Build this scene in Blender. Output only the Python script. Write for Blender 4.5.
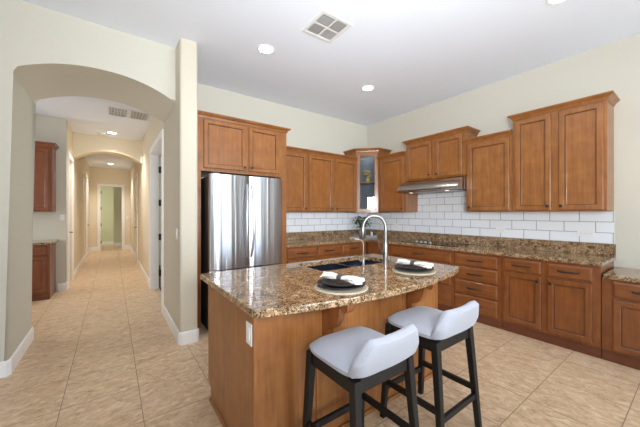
import bpy, bmesh, math, random
from mathutils import Vector, Matrix
random.seed(7)
PI = math.pi
scene = bpy.context.scene
COL = scene.collection
for o in list(bpy.data.objects): bpy.data.objects.remove(o)

# ------------------------------------------------------------------ camera, world, exposure
cam_d = bpy.data.cameras.new('camera'); cam = bpy.data.objects.new('camera', cam_d); COL.objects.link(cam)
cam.location = (0, 0, 1.37); cam.rotation_euler = (PI/2, 0, -math.radians(36.17))
cam_d.sensor_width = 36; cam_d.lens = 16.0; cam_d.clip_start = 0.03; cam_d.clip_end = 200
scene.camera = cam
scene.view_settings.view_transform = 'Standard'; scene.view_settings.look = 'None'
scene.view_settings.gamma = 1; scene.view_settings.use_curve_mapping = False
scene.view_settings.exposure = 0.02
w = bpy.data.worlds.new('sky'); scene.world = w; w.use_nodes = True
w.node_tree.nodes['Background'].inputs[0].default_value = (0.75, 0.87, 1.0, 1)
w.node_tree.nodes['Background'].inputs[1].default_value = 1.5
scene.cycles.max_bounces = 10; scene.cycles.diffuse_bounces = 7

def area(name, loc, rot, sx, sy, power, color=(1, 1, 1)):
    l = bpy.data.lights.new(name, 'AREA'); l.shape = 'RECTANGLE'; l.size = sx; l.size_y = sy
    l.energy = power; l.color = color
    o = bpy.data.objects.new(name, l); COL.objects.link(o); o.location = loc; o.rotation_euler = rot
    return o
# daylight entering through the real window openings of the rear and left walls
for x_ in (1.45, 2.45, 3.45):
    area('daylight_rear_window', (x_, -3.95, 1.45), (PI/2, 0, 0), 0.62, 2.2, 50, (0.74, 0.87, 1.0))
area('daylight_rear_window', (-1.6, -3.95, 1.45), (PI/2, 0, 0), 2.5, 2.2, 16, (0.86, 0.93, 1.0))
area('daylight_left_window', (-3.95, -0.2, 1.5), (0, -PI/2, 0), 1.9, 2.5, 14, (0.9, 0.95, 1.0))
area('daylight_nook_window', (-2.5, 5.7, 1.6), (0, -PI/2, 0), 1.2, 0.9, 26, (0.95, 0.97, 1.0))
area('bedroom_fill', (-1.5, 14.9, 1.5), (0, -PI/2, 0), 1.2, 1.0, 15, (1.0, 0.98, 0.88))  # fill lamp added inside the far room, whose walls have no window
area('side_room_fill', (2.9, 6.2, 1.6), (0, PI/2, 0), 1.4, 1.4, 30, (0.9, 0.95, 1.0))  # fill lamp added so the room behind the hallway door is not black
# unseen fill lamps behind the camera, added to lift the ceiling
area('ceiling_fill_up', (0.4, -1.2, 0.9), (PI, 0, 0), 1.8, 1.8, 24, (0.96, 0.98, 1.0))
def aimed(name, loc, target, size, power, spread, color):
    o = area(name, loc, (Vector(target)-Vector(loc)).to_track_quat('-Z', 'Y').to_euler(), size, size, power, color)
    o.data.spread = math.radians(spread); return o
aimed('ceiling_fill_tilted', (0.2, -0.4, 1.7), (2.6, 2.8, 3.2), 0.6, 66, 120, (0.92, 0.96, 1.0))  # second added fill, aimed at the ceiling over the kitchen

# ------------------------------------------------------------------ materials
def lin(c):
    return tuple(((v/255)/12.92 if v/255 <= 0.04045 else ((v/255+0.055)/1.055)**2.4) for v in c)
def rgba(c): return (*lin(c), 1)
def new_mat(name):
    m = bpy.data.materials.new(name); m.use_nodes = True
    nt = m.node_tree; return m, nt, nt.nodes['Principled BSDF']
def simple(name, c, rough=0.5, metal=0.0, noise=0.0, scale=40, bump=0.0, **kw):
    m, nt, b = new_mat(name)
    b.inputs['Roughness'].default_value = rough; b.inputs['Metallic'].default_value = metal
    for k, v in kw.items(): b.inputs[k.replace('_', ' ')].default_value = v
    tc = nt.nodes.new('ShaderNodeTexCoord'); n = nt.nodes.new('ShaderNodeTexNoise')
    n.inputs['Scale'].default_value = scale; n.inputs['Detail'].default_value = 4
    nt.links.new(tc.outputs['Object'], n.inputs['Vector'])
    r = nt.nodes.new('ShaderNodeValToRGB')
    L = lin(c)
    r.color_ramp.elements[0].color = (*[v*(1-noise) for v in L], 1); r.color_ramp.elements[0].position = 0.3
    r.color_ramp.elements[1].color = (*[min(1, v*(1+noise)) for v in L], 1); r.color_ramp.elements[1].position = 0.7
    nt.links.new(n.outputs['Fac'], r.inputs['Fac']); nt.links.new(r.outputs['Color'], b.inputs['Base Color'])
    if bump:
        bp = nt.nodes.new('ShaderNodeBump'); bp.inputs['Strength'].default_value = bump; bp.inputs['Distance'].default_value = 0.002
        nt.links.new(n.outputs['Fac'], bp.inputs['Height']); nt.links.new(bp.outputs['Normal'], b.inputs['Normal'])
    return m
def wood(name, dark, mid, light, rough=0.33, vertical=True):
    m, nt, b = new_mat(name); N = nt.nodes; L = nt.links
    tc = N.new('ShaderNodeTexCoord'); oi = N.new('ShaderNodeObjectInfo')
    mul = N.new('ShaderNodeVectorMath'); mul.operation = 'SCALE'; mul.inputs['Scale'].default_value = 1
    cb = N.new('ShaderNodeCombineXYZ'); mm = N.new('ShaderNodeMath'); mm.operation = 'MULTIPLY'; mm.inputs[1].default_value = 37
    L.new(oi.outputs['Random'], mm.inputs[0]); L.new(mm.outputs[0], cb.inputs[0]); L.new(mm.outputs[0], cb.inputs[2])
    ad = N.new('ShaderNodeVectorMath'); L.new(tc.outputs['Object'], ad.inputs[0]); L.new(cb.outputs[0], ad.inputs[1])
    mp = N.new('ShaderNodeMapping'); L.new(ad.outputs[0], mp.inputs['Vector'])
    mp.inputs['Scale'].default_value = (22, 22, 1.6) if vertical else (1.6, 22, 22)
    n1 = N.new('ShaderNodeTexNoise'); n1.inputs['Scale'].default_value = 1.6; n1.inputs['Detail'].default_value = 6
    n1.inputs['Distortion'].default_value = 0.6; L.new(mp.outputs[0], n1.inputs['Vector'])
    n2 = N.new('ShaderNodeTexNoise'); n2.inputs['Scale'].default_value = 9; n2.inputs['Detail'].default_value = 4; L.new(ad.outputs[0], n2.inputs['Vector'])
    mx = N.new('ShaderNodeMath'); mx.operation = 'MULTIPLY_ADD'; mx.inputs[1].default_value = 0.55
    L.new(n1.outputs['Fac'], mx.inputs[0])
    m2 = N.new('ShaderNodeMath'); m2.operation = 'MULTIPLY'; m2.inputs[1].default_value = 0.45; L.new(n2.outputs['Fac'], m2.inputs[0]); L.new(m2.outputs[0], mx.inputs[2])
    r = N.new('ShaderNodeValToRGB'); e = r.color_ramp.elements
    e[0].position = 0.25; e[0].color = rgba(dark); e[1].position = 0.75; e[1].color = rgba(light)
    k = e.new(0.5); k.color = rgba(mid)
    L.new(mx.outputs[0], r.inputs['Fac']); L.new(r.outputs['Color'], b.inputs['Base Color'])
    b.inputs['Roughness'].default_value = rough; b.inputs['Coat Weight'].default_value = 0.2; b.inputs['Coat Roughness'].default_value = 0.12
    return m
def granite(name):
    m, nt, b = new_mat(name); N = nt.nodes; L = nt.links
    tc = N.new('ShaderNodeTexCoord')
    nd = N.new('ShaderNodeTexNoise'); nd.inputs['Scale'].default_value = 30; nd.inputs['Detail'].default_value = 3; L.new(tc.outputs['Object'], nd.inputs['Vector'])
    mixv = N.new('ShaderNodeMix'); mixv.data_type = 'VECTOR'; mixv.inputs['Factor'].default_value = 0.06
    L.new(tc.outputs['Object'], mixv.inputs['A']); L.new(nd.outputs['Color'], mixv.inputs['B'])
    v = N.new('ShaderNodeTexVoronoi'); v.inputs['Scale'].default_value = 150; L.new(mixv.outputs['Result'], v.inputs['Vector'])
    sep = N.new('ShaderNodeSeparateColor'); L.new(v.outputs['Color'], sep.inputs['Color'])
    n = N.new('ShaderNodeTexNoise'); n.inputs['Scale'].default_value = 16; n.inputs['Detail'].default_value = 6; n.inputs['Roughness'].default_value = 0.7; L.new(tc.outputs['Object'], n.inputs['Vector'])
    ma = N.new('ShaderNodeMath'); ma.operation = 'MULTIPLY_ADD'; ma.inputs[1].default_value = 0.62
    L.new(sep.outputs[0], ma.inputs[0])
    ms = N.new('ShaderNodeMath'); ms.operation = 'MULTIPLY_ADD'; ms.inputs[1].default_value = 1.1; ms.inputs[2].default_value = -0.36
    L.new(n.outputs['Fac'], ms.inputs[0]); L.new(ms.outputs[0], ma.inputs[2])
    r = N.new('ShaderNodeValToRGB'); r.color_ramp.interpolation = 'LINEAR'; e = r.color_ramp.elements
    e[0].position = 0.0; e[0].color = rgba((28, 24, 21)); e[1].position = 1.0; e[1].color = rgba((222, 205, 175))
    for p, c in ((0.22, (46, 38, 30)), (0.33, (98, 76, 52)), (0.5, (152, 118, 82)), (0.68, (174, 144, 110)), (0.84, (198, 176, 144))):
        k = e.new(p); k.color = rgba(c)
    L.new(ma.outputs[0], r.inputs['Fac']); L.new(r.outputs['Color'], b.inputs['Base Color'])
    b.inputs['Roughness'].default_value = 0.07; b.inputs['Specular IOR Level'].default_value = 0.8
    return m
def tiles_floor(name):
    m, nt, b = new_mat(name); N = nt.nodes; L = nt.links
    tc = N.new('ShaderNodeTexCoord'); sx = N.new('ShaderNodeSeparateXYZ'); L.new(tc.outputs['Object'], sx.inputs[0])
    def grid(out, off, size):
        a = N.new('ShaderNodeMath'); a.operation = 'SUBTRACT'; a.inputs[1].default_value = off; L.new(out, a.inputs[0])
        d = N.new('ShaderNodeMath'); d.operation = 'DIVIDE'; d.inputs[1].default_value = size; L.new(a.outputs[0], d.inputs[0])
        f = N.new('ShaderNodeMath'); f.operation = 'FLOOR'; L.new(d.outputs[0], f.inputs[0])
        r = N.new('ShaderNodeMath'); r.operation = 'FRACT'; L.new(d.outputs[0], r.inputs[0])
        s = N.new('ShaderNodeMath'); s.operation = 'SUBTRACT'; s.inputs[1].default_value = 0.5; L.new(r.outputs[0], s.inputs[0])
        ab = N.new('ShaderNodeMath'); ab.operation = 'ABSOLUTE'; L.new(s.outputs[0], ab.inputs[0])
        g = N.new('ShaderNodeMath'); g.operation = 'GREATER_THAN'; g.inputs[1].default_value = 0.5-0.0024/size; L.new(ab.outputs[0], g.inputs[0])
        return f.outputs[0], g.outputs[0]
    fx, gx = grid(sx.outputs[0], 0.17, 0.4625); fy, gy = grid(sx.outputs[1], 0.33, 0.468)
    gm = N.new('ShaderNodeMath'); gm.operation = 'MAXIMUM'; L.new(gx, gm.inputs[0]); L.new(gy, gm.inputs[1])
    cb = N.new('ShaderNodeCombineXYZ'); L.new(fx, cb.inputs[0]); L.new(fy, cb.inputs[1])
    wn = N.new('ShaderNodeTexWhiteNoise'); L.new(cb.outputs[0], wn.inputs['Vector'])
    sc = N.new('ShaderNodeVectorMath'); sc.operation = 'SCALE'; sc.inputs['Scale'].default_value = 9; L.new(wn.outputs['Color'], sc.inputs[0])
    ad = N.new('ShaderNodeVectorMath'); L.new(tc.outputs['Object'], ad.inputs[0]); L.new(sc.outputs[0], ad.inputs[1])
    st_ = N.new('ShaderNodeMath'); st_.operation = 'GREATER_THAN'; st_.inputs[1].default_value = 0.5; L.new(fx, st_.inputs[0])
    an = N.new('ShaderNodeMath'); an.operation = 'MULTIPLY_ADD'; an.inputs[1].default_value = 1.45; an.inputs[2].default_value = -0.12; L.new(st_.outputs[0], an.inputs[0])
    vr = N.new('ShaderNodeVectorRotate'); vr.rotation_type = 'Z_AXIS'; L.new(ad.outputs[0], vr.inputs['Vector']); L.new(an.outputs[0], vr.inputs['Angle'])
    mp = N.new('ShaderNodeMapping'); mp.inputs['Scale'].default_value = (8, 13, 1); L.new(vr.outputs[0], mp.inputs['Vector'])
    n = N.new('ShaderNodeTexNoise'); n.inputs['Scale'].default_value = 1.5; n.inputs['Detail'].default_value = 8; n.inputs['Roughness'].default_value = 0.7; n.inputs['Distortion'].default_value = 0.9
    L.new(mp.outputs[0], n.inputs['Vector'])
    r = N.new('ShaderNodeValToRGB'); e = r.color_ramp.elements
    e[0].position = 0.28; e[0].color = rgba((162, 132, 104)); e[1].position = 0.75; e[1].color = rgba((238, 219, 193))
    for p, c in ((0.42, (200, 170, 136)), (0.55, (216, 188, 155))):
        k = e.new(p); k.color = rgba(c)
    L.new(n.outputs['Fac'], r.inputs['Fac'])
    n2 = N.new('ShaderNodeTexNoise'); n2.inputs['Scale'].default_value = 0.5; n2.inputs['Detail'].default_value = 8; n2.inputs['Roughness'].default_value = 0.6; n2.inputs['Distortion'].default_value = 0.8
    L.new(mp.outputs[0], n2.inputs['Vector'])
    v1 = N.new('ShaderNodeMath'); v1.operation = 'SUBTRACT'; v1.inputs[1].default_value = 0.5; L.new(n2.outputs['Fac'], v1.inputs[0])
    v2 = N.new('ShaderNodeMath'); v2.operation = 'ABSOLUTE'; L.new(v1.outputs[0], v2.inputs[0])
    v3 = N.new('ShaderNodeMapRange'); v3.inputs['From Min'].default_value = 0.0; v3.inputs['From Max'].default_value = 0.014; v3.inputs['To Min'].default_value = 0.35; v3.inputs['To Max'].default_value = 0.0; L.new(v2.outputs[0], v3.inputs['Value'])
    vm = N.new('ShaderNodeMix'); vm.data_type = 'RGBA'; L.new(v3.outputs[0], vm.inputs['Factor']); L.new(r.outputs['Color'], vm.inputs['A']); vm.inputs['B'].default_value = rgba((140, 112, 88))
    mx = N.new('ShaderNodeMix'); mx.data_type = 'RGBA'; L.new(gm.outputs[0], mx.inputs['Factor']); L.new(vm.outputs['Result'], mx.inputs['A']); mx.inputs['B'].default_value = rgba((140, 116, 92))
    L.new(mx.outputs['Result'], b.inputs['Base Color'])
    inv = N.new('ShaderNodeMath'); inv.operation = 'MULTIPLY_ADD'; inv.inputs[1].default_value = -0.6; L.new(gm.outputs[0], inv.inputs[0]); L.new(n.outputs['Fac'], inv.inputs[2])
    bp = N.new('ShaderNodeBump'); bp.inputs['Strength'].default_value = 0.35; bp.inputs['Distance'].default_value = 0.004
    L.new(inv.outputs[0], bp.inputs['Height']); L.new(bp.outputs['Normal'], b.inputs['Normal'])
    b.inputs['Roughness'].default_value = 0.38
    return m
def subway(name, axis):
    m, nt, b = new_mat(name); N = nt.nodes; L = nt.links
    tc = N.new('ShaderNodeTexCoord'); sx = N.new('ShaderNodeSeparateXYZ'); L.new(tc.outputs['Object'], sx.inputs[0])
    cb = N.new('ShaderNodeCombineXYZ')
    o1 = N.new('ShaderNodeMath'); o1.operation = 'ADD'; L.new(sx.outputs[axis], o1.inputs[0]); o1.inputs[1].default_value = (0.272*6-0.605+0.002) if axis == 1 else 0.03
    o2 = N.new('ShaderNodeMath'); o2.operation = 'ADD'; L.new(sx.outputs[2], o2.inputs[0]); o2.inputs[1].default_value = 0.1175*11-1.0435
    L.new(o1.outputs[0], cb.inputs[0]); L.new(o2.outputs[0], cb.inputs[1])
    br = N.new('ShaderNodeTexBrick'); br.inputs['Scale'].default_value = 1; br.inputs['Brick Width'].default_value = 0.272; br.inputs['Row Height'].default_value = 0.1175
    br.inputs['Mortar Size'].default_value = 0.0028; br.inputs['Mortar Smooth'].default_value = 0.15; br.offset = 0.5
    br.inputs['Color1'].default_value = rgba((244, 247, 250)); br.inputs['Color2'].default_value = rgba((238, 242, 247)); br.inputs['Mortar'].default_value = rgba((120, 124, 130))
    L.new(cb.outputs[0], br.inputs['Vector']); L.new(br.outputs['Color'], b.inputs['Base Color'])
    bp = N.new('ShaderNodeBump'); bp.invert = True; bp.inputs['Strength'].default_value = 0.5; bp.inputs['Distance'].default_value = 0.003
    L.new(br.outputs['Fac'], bp.inputs['Height']); L.new(bp.outputs['Normal'], b.inputs['Normal'])
    b.inputs['Roughness'].default_value = 0.15
    return m
def steel(name, c=(190, 192, 196), rough=0.26, aniso=0.8, wave=0.0):
    m, nt, b = new_mat(name); N = nt.nodes; L = nt.links
    b.inputs['Base Color'].default_value = rgba(c); b.inputs['Metallic'].default_value = 1; b.inputs['Roughness'].default_value = rough
    if aniso:
        b.inputs['Anisotropic'].default_value = aniso; b.inputs['Anisotropic Rotation'].default_value = 0.25
        t = N.new('ShaderNodeTangent'); t.direction_type = 'RADIAL'; t.axis = 'Z'; L.new(t.outputs[0], b.inputs['Tangent'])
    if wave:
        tc = N.new('ShaderNodeTexCoord'); mp = N.new('ShaderNodeMapping'); mp.inputs['Scale'].default_value = (14, 14, 0.2)
        n = N.new('ShaderNodeTexNoise'); n.inputs['Scale'].default_value = 1.0; n.inputs['Detail'].default_value = 2
        L.new(tc.outputs['Object'], mp.inputs['Vector']); L.new(mp.outputs[0], n.inputs['Vector'])
        bp = N.new('ShaderNodeBump'); bp.inputs['Strength'].default_value = wave; bp.inputs['Distance'].default_value = 0.02
        L.new(n.outputs['Fac'], bp.inputs['Height']); L.new(bp.outputs['Normal'], b.inputs['Normal'])
    return m
def glass(name, tint=(0.93, 0.96, 0.97)):
    m, nt, b = new_mat(name); N = nt.nodes; L = nt.links
    out = N['Material Output'] if 'Material Output' in N else N.new('ShaderNodeOutputMaterial')
    N.remove(b)
    tr = N.new('ShaderNodeBsdfTransparent'); tr.inputs[0].default_value = (*tint, 1)
    gl = N.new('ShaderNodeBsdfGlossy'); gl.inputs['Roughness'].default_value = 0.02
    fr = N.new('ShaderNodeFresnel'); fr.inputs['IOR'].default_value = 1.6
    mx = N.new('ShaderNodeMixShader'); L.new(fr.outputs[0], mx.inputs[0]); L.new(tr.outputs[0], mx.inputs[1]); L.new(gl.outputs[0], mx.inputs[2])
    L.new(mx.outputs[0], out.inputs['Surface']); return m
def emit(name, c, s):
    m, nt, b = new_mat(name); b.inputs['Base Color'].default_value = (*c, 1)
    b.inputs['Emission Color'].default_value = (*c, 1); b.inputs['Emission Strength'].default_value = s; return m

M = dict(
    wall=simple('wall_paint', (208, 204, 190), 0.75, noise=0.012, scale=60, bump=0.1),
    pillar=simple('post_paint', (208, 200, 182), 0.7, noise=0.012, scale=60, bump=0.1),
    hall=simple('hall_paint', (228, 217, 195), 0.7, noise=0.012, scale=60, bump=0.1),
    green=simple('bedroom_paint', (220, 220, 194), 0.8, noise=0.01),
    ceil=simple('ceiling_paint', (233, 239, 249), 0.85, noise=0.01, scale=80, bump=0.1),
    trim=simple('trim_paint', (243, 243, 243), 0.4, noise=0.005),
    floor=tiles_floor('stone_floor_tile'), darkfloor=simple('dark_floor', (70, 52, 42), 0.6, noise=0.2, scale=20),
    wood=wood('stained_maple', (116, 69, 31), (144, 90, 42), (168, 111, 56)),
    woodh=wood('stained_maple_horizontal', (116, 67, 32), (138, 83, 42), (156, 98, 54), vertical=False),
    woodb=wood('stained_maple_shaded', (104, 57, 26), (129, 75, 36), (152, 93, 47)),  # darker copy of the maple, weaker light at the base cabinets painted in
    wood_shaded_h=wood('stained_maple_shaded_horizontal', (104, 57, 26), (129, 75, 36), (152, 93, 47), vertical=False),  # same shaded tone with the grain running sideways
    woodi=wood('stained_maple_island', (124, 73, 34), (153, 98, 51), (177, 121, 68), rough=0.4),
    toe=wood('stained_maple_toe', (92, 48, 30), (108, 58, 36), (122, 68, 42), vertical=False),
    granite=granite('brown_granite'), tile_r=subway('white_subway_tile_right', 1), tile_b=subway('white_subway_tile_back', 0),
    steel=steel('brushed_stainless', (190, 192, 197), 0.3, 0.85, 0.8), steels=steel('satin_nickel', (140, 138, 135), 0.32, 0),
    hood=steel('hood_stainless', (176, 172, 166), 0.22, 0.3), side=simple('fridge_side', (38, 39, 41), 0.5, noise=0.05),
    black=simple('black_bronze', (26, 22, 20), 0.4, noise=0.1, Specular_IOR_Level=0.6), gasket=simple('gasket', (22, 22, 24), 0.6),
    blackwood=simple('black_painted_wood', (13, 13, 15), 0.5, noise=0.15, scale=30),
    fabric=simple('grey_fabric', (172, 175, 186), 0.9, noise=0.08, scale=260, bump=0.5, Sheen_Weight=0.15),
    sink=simple('dark_composite', (26, 30, 42), 0.16, noise=0.1, scale=80, Specular_IOR_Level=0.8),
    cooktop=simple('black_glass', (16, 16, 18), 0.06, noise=0.02), cookring=simple('cooktop_ring', (78, 78, 82), 0.3),
    glass=glass('clear_glass'), plastic=simple('white_plastic', (238, 238, 236), 0.35, noise=0.01), slot=simple('slot', (70, 70, 72), 0.5),
    plate=simple('black_stoneware', (30, 31, 36), 0.3, noise=0.1, scale=50), mat=simple('woven_beige', (184, 172, 150), 0.8, noise=0.12, scale=150, bump=0.6),
    linen=simple('white_linen', (222, 219, 212), 0.85, noise=0.10, scale=90, bump=0.4), ring=simple('brown_ring', (74, 66, 60), 0.5, noise=0.2, scale=120),
    leaf=simple('leaf_green', (52, 84, 48), 0.55, noise=0.4, scale=18), pot=simple('grey_ceramic', (150, 152, 156), 0.5, noise=0.08),
    yellow=simple('yellow_petal', (236, 190, 30), 0.6, noise=0.1), cabin=simple('cabinet_interior', (150, 158, 168), 0.5, noise=0.03),
    wax=simple('white_wax', (240, 236, 226), 0.5, noise=0.02), vent=simple('vent_white', (226, 226, 224), 0.5, noise=0.01), ventd=simple('vent_dark', (52, 50, 48), 0.8),
    lamp=emit('lamp_glow', (1.0, 0.97, 0.92), 14), hoodlamp=emit('hood_lamp_glow', (1.0, 0.9, 0.75), 1.6), bright=steel('polished_steel', (214, 215, 218), 0.3, 0), hinge=simple('dark_hinge', (44, 42, 42), 0.4, metal=0.6),
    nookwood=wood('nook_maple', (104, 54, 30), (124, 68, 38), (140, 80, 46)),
)

# ------------------------------------------------------------------ mesh helpers
def box(bm, x0, x1, y0, y1, z0, z1, bev=0.0, seg=2):
    vs = [bm.verts.new((x, y, z)) for x in (x0, x1) for y in (y0, y1) for z in (z0, z1)]
    fs = [bm.faces.new([vs[i] for i in q]) for q in ((0, 1, 3, 2), (4, 6, 7, 5), (0, 4, 5, 1), (2, 3, 7, 6), (0, 2, 6, 4), (1, 5, 7, 3))]
    if bev:
        es = list({e for f in fs for e in f.edges})
        bmesh.ops.bevel(bm, geom=es, offset=bev, segments=seg, profile=0.5, affect='EDGES')
def tri(bm):
    bm.normal_update(); bmesh.ops.triangulate(bm, faces=[f for f in bm.faces if len(f.verts) > 4])
def prism(bm, poly, fn, d0, d1):
    """poly of 2D points; fn(p, d) -> 3D point; returns (verts0, verts1)"""
    a = [bm.verts.new(fn(p, d0)) for p in poly]; b = [bm.verts.new(fn(p, d1)) for p in poly]
    n = len(poly)
    bm.faces.new(a); bm.faces.new(b[::-1])
    for i in range(n): bm.faces.new((a[i], b[i], b[(i+1) % n], a[(i+1) % n]))
    return a, b
def sweep(bm, path, prof, closed=False):
    """path: 2D points; outward side is on the right of travel; prof: list of (out, z) closed outline"""
    n = len(path); rings = []
    for i in range(n):
        p = Vector(path[i])
        d0 = (p-Vector(path[i-1])).normalized() if (i > 0 or closed) else None
        d1 = (Vector(path[(i+1) % n])-p).normalized() if (i < n-1 or closed) else None
        if d0 is None: d0 = d1
        if d1 is None: d1 = d0
        n0 = Vector((d0.y, -d0.x)); n1 = Vector((d1.y, -d1.x)); m = (n0+n1); m = m/(1+n0.dot(n1))
        rings.append([bm.verts.new((p.x+m.x*o, p.y+m.y*o, z)) for o, z in prof])
    k = len(prof)
    for i in range(n if closed else n-1):
        a, b = rings[i], rings[(i+1) % n]
        for j in range(k): bm.faces.new((a[j], a[(j+1) % k], b[(j+1) % k], b[j]))
    if not closed: bm.faces.new(rings[0][::-1]); bm.faces.new(rings[-1])
def tube(bm, pts, r, n=10, caps=True):
    pts = [Vector(p) for p in pts]; rs = r if isinstance(r, (list, tuple)) else [r]*len(pts)
    ref = None; rings = []
    for i, p in enumerate(pts):
        t = (pts[min(i+1, len(pts)-1)]-pts[max(i-1, 0)]).normalized()
        if ref is None: ref = Vector((1, 0, 0)) if abs(t.x) < 0.8 else Vector((0, 1, 0))
        u = (ref-t*ref.dot(t)).normalized(); v = t.cross(u); ref = u
        rings.append([bm.verts.new(p+(u*math.cos(2*PI*k/n)+v*math.sin(2*PI*k/n))*rs[i]) for k in range(n)])
    for a, b in zip(rings, rings[1:]):
        for k in range(n): bm.faces.new((a[k], a[(k+1) % n], b[(k+1) % n], b[k]))
    if caps: bm.faces.new(rings[0][::-1]); bm.faces.new(rings[-1])
def lathe(bm, prof, c=(0, 0, 0), n=32):
    """prof: (r, z) points, bottom to top or as a loop; r=0 ends close"""
    rings = []
    for r, z in prof:
        if r < 1e-6: rings.append([bm.verts.new((c[0], c[1], c[2]+z))])
        else: rings.append([bm.verts.new((c[0]+r*math.cos(2*PI*k/n), c[1]+r*math.sin(2*PI*k/n), c[2]+z)) for k in range(n)])
    for a, b in zip(rings, rings[1:]):
        for k in range(n):
            k2 = (k+1) % n
            if len(a) == 1 and len(b) == 1: continue
            if len(a) == 1: bm.faces.new((a[0], b[k2], b[k]))
            elif len(b) == 1: bm.faces.new((a[k], a[k2], b[0]))
            else: bm.faces.new((a[k], a[k2], b[k2], b[k]))
def obj(name, bm, mat, parent=None, smooth=False, mats=None):
    bmesh.ops.recalc_face_normals(bm, faces=bm.faces)
    me = bpy.data.meshes.new(name); bm.to_mesh(me); bm.free()
    for m in (mats or [mat]): me.materials.append(m)
    if smooth:
        for p in me.polygons: p.use_smooth = True
        try: me.set_sharp_from_angle(angle=math.radians(40))
        except Exception: pass
    o = bpy.data.objects.new(name, me); COL.objects.link(o)
    if parent: o.parent = parent
    return o
def B(name, mat, parent, *a, bev=0.0, seg=2, smooth=False):
    bm = bmesh.new(); box(bm, *a, bev=bev, seg=seg); return obj(name, bm, mat, parent, smooth)
def thing(name, label, cat, loc=(0, 0, 0), rotz=0.0, group=None):
    o = bpy.data.objects.new(name, None); COL.objects.link(o); o.empty_display_size = 0.1
    o.location = loc; o.rotation_euler = (0, 0, rotz); o['label'] = label; o['category'] = cat
    if group: o['group'] = group
    return o
def tag(o, label, cat, group=None):
    o['label'] = label; o['category'] = cat
    if group: o['group'] = group
    return o
def struct(name, bm, mat, smooth=False, label=None):
    o = obj(name, bm, mat, None, smooth); o['kind'] = 'structure'
    o['label'] = label or name.replace('_', ' '); o['category'] = name.split('_')[0]
    return o
def dup(root, loc=None, rotz=None, label=None):
    r = root.copy(); COL.objects.link(r)
    if loc is not None: r.location = loc
    if rotz is not None: r.rotation_euler = (0, 0, rotz)
    if label: r['label'] = label
    def rec(src, dst):
        for ch in list(src.children):
            c = ch.copy(); COL.objects.link(c); c.parent = dst; rec(ch, c)
    rec(root, r); return r

# ------------------------------------------------------------------ the room shell
H_K, H_H = 3.20, 3.07        # kitchen and hall ceiling heights
WX, WY = 4.32, 4.24          # right wall and kitchen back wall
def sbox(name, mat, *a, label=None, bev=0):
    bm = bmesh.new(); box(bm, *a, bev=bev); return struct(name, bm, mat, label=label)
def sboxes(name, mat, lst, label=None):
    bm = bmesh.new()
    for a in lst: box(bm, *a)
    return struct(name, bm, mat, label=label)
bm = bmesh.new(); box(bm, -4.3, 4.6, -4.3, 16.2, -0.1, 0.0)
struct('floor', bm, M['floor'], label='beige stone tile floor running from the kitchen down the hallway')
sbox('floor_room', M['darkfloor'], 0.70, 3.0, 4.42, 8.5, 0.0, 0.012, label='dark floor of the room behind the hallway door')
bm = bmesh.new(); box(bm, -4.3, 4.6, -4.3, 4.4, H_K, H_K+0.1); struct('ceiling', bm, M['ceil'], label='white kitchen ceiling')
sbox('ceiling_hall', M['ceil'], -2.6, 0.57, 4.38, 13.3, H_H, H_H+0.1, label='white hallway ceiling')
sbox('ceiling_room', M['ceil'], 0.745, 3.0, 4.36, 8.5, 2.9, 3.0, label='ceiling of the room behind the hallway door')
sbox('ceiling_bedroom', M['ceil'], -1.6, 2.6, 13.42, 15.6, 2.8, 2.9, label='ceiling of the room at the end of the hallway')
sbox('wall_right', M['wall'], WX, WX+0.15, -4.15, WY+0.12, 0, H_K, label='pale cream wall behind the hood and long cabinet run')
sbox('wall_back', M['wall'], 0.745, WX, WY, WY+0.12, 0, H_K, label='pale cream wall behind the refrigerator')
def window_wall(name, wall, axis, c, t, a0, a1, wins, z0, z1, lab):
    """wall with openings, axis 0: wall runs in x at y=c ; axis 1: runs in y at x=c"""
    lst = []; cur = a0
    def put(p0, p1, q0, q1): lst.append((p0, p1, c, c+t, q0, q1) if axis == 0 else (c, c+t, p0, p1, q0, q1))
    for s, e in wins:
        put(cur, s, 0, H_K); put(s, e, 0, z0) if z0 > 0 else None; put(s, e, z1, H_K); cur = e
    put(cur, a1, 0, H_K)
    sboxes(name, wall, lst, label=lab)
window_wall('wall_rear', M['wall'], 0, -4.15, 0.15, -4.15, WX, [(-2.95, -0.25), (1.1, 1.8), (2.1, 2.8), (3.1, 3.8)], 0.3, 2.6, 'cream wall behind the viewer with tall windows')
window_wall('wall_left', M['wall'], 1, -4.15, 0.15, -4.0, 3.49, [(-1.5, 1.1)], 0.5, 2.5, 'cream wall left of the viewer with a wide window')
def window(n, axis, c, a0, a1, z0, z1):
    bm = bmesh.new()
    def b(p0, p1, q0, q1):
        if axis == 0: box(bm, p0, p1, c-0.03, c+0.03, q0, q1)
        else: box(bm, c-0.03, c+0.03, p0, p1, q0, q1)
    b(a0, a0+0.06, z0, z1); b(a1-0.06, a1, z0, z1); b(a0+0.06, a1-0.06, z0, z0+0.06); b(a0+0.06, a1-0.06, z1-0.06, z1)
    m = (a0+a1)/2; b(m-0.04, m+0.04, z0+0.06, z1-0.06)
    f = struct('window_%d' % n, bm, M['trim'], label='white framed window')
    bm = bmesh.new()
    for p0, p1 in ((a0+0.06, m-0.04), (m+0.04, a1-0.06)):
        if axis == 0: box(bm, p0, p1, c-0.004, c+0.004, z0+0.06, z1-0.06)
        else: box(bm, c-0.004, c+0.004, p0, p1, z0+0.06, z1-0.06)
    obj('window_pane', bm, M['glass'], f)
window(1, 0, -4.08, -2.95, -0.25, 0.3, 2.6); window(2, 0, -4.08, 1.1, 1.8, 0.3, 2.6); window(4, 0, -4.08, 2.1, 2.8, 0.3, 2.6); window(5, 0, -4.08, 3.1, 3.8, 0.3, 2.6); window(3, 1, -4.08, -1.5, 1.1, 0.5, 2.5)

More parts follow.
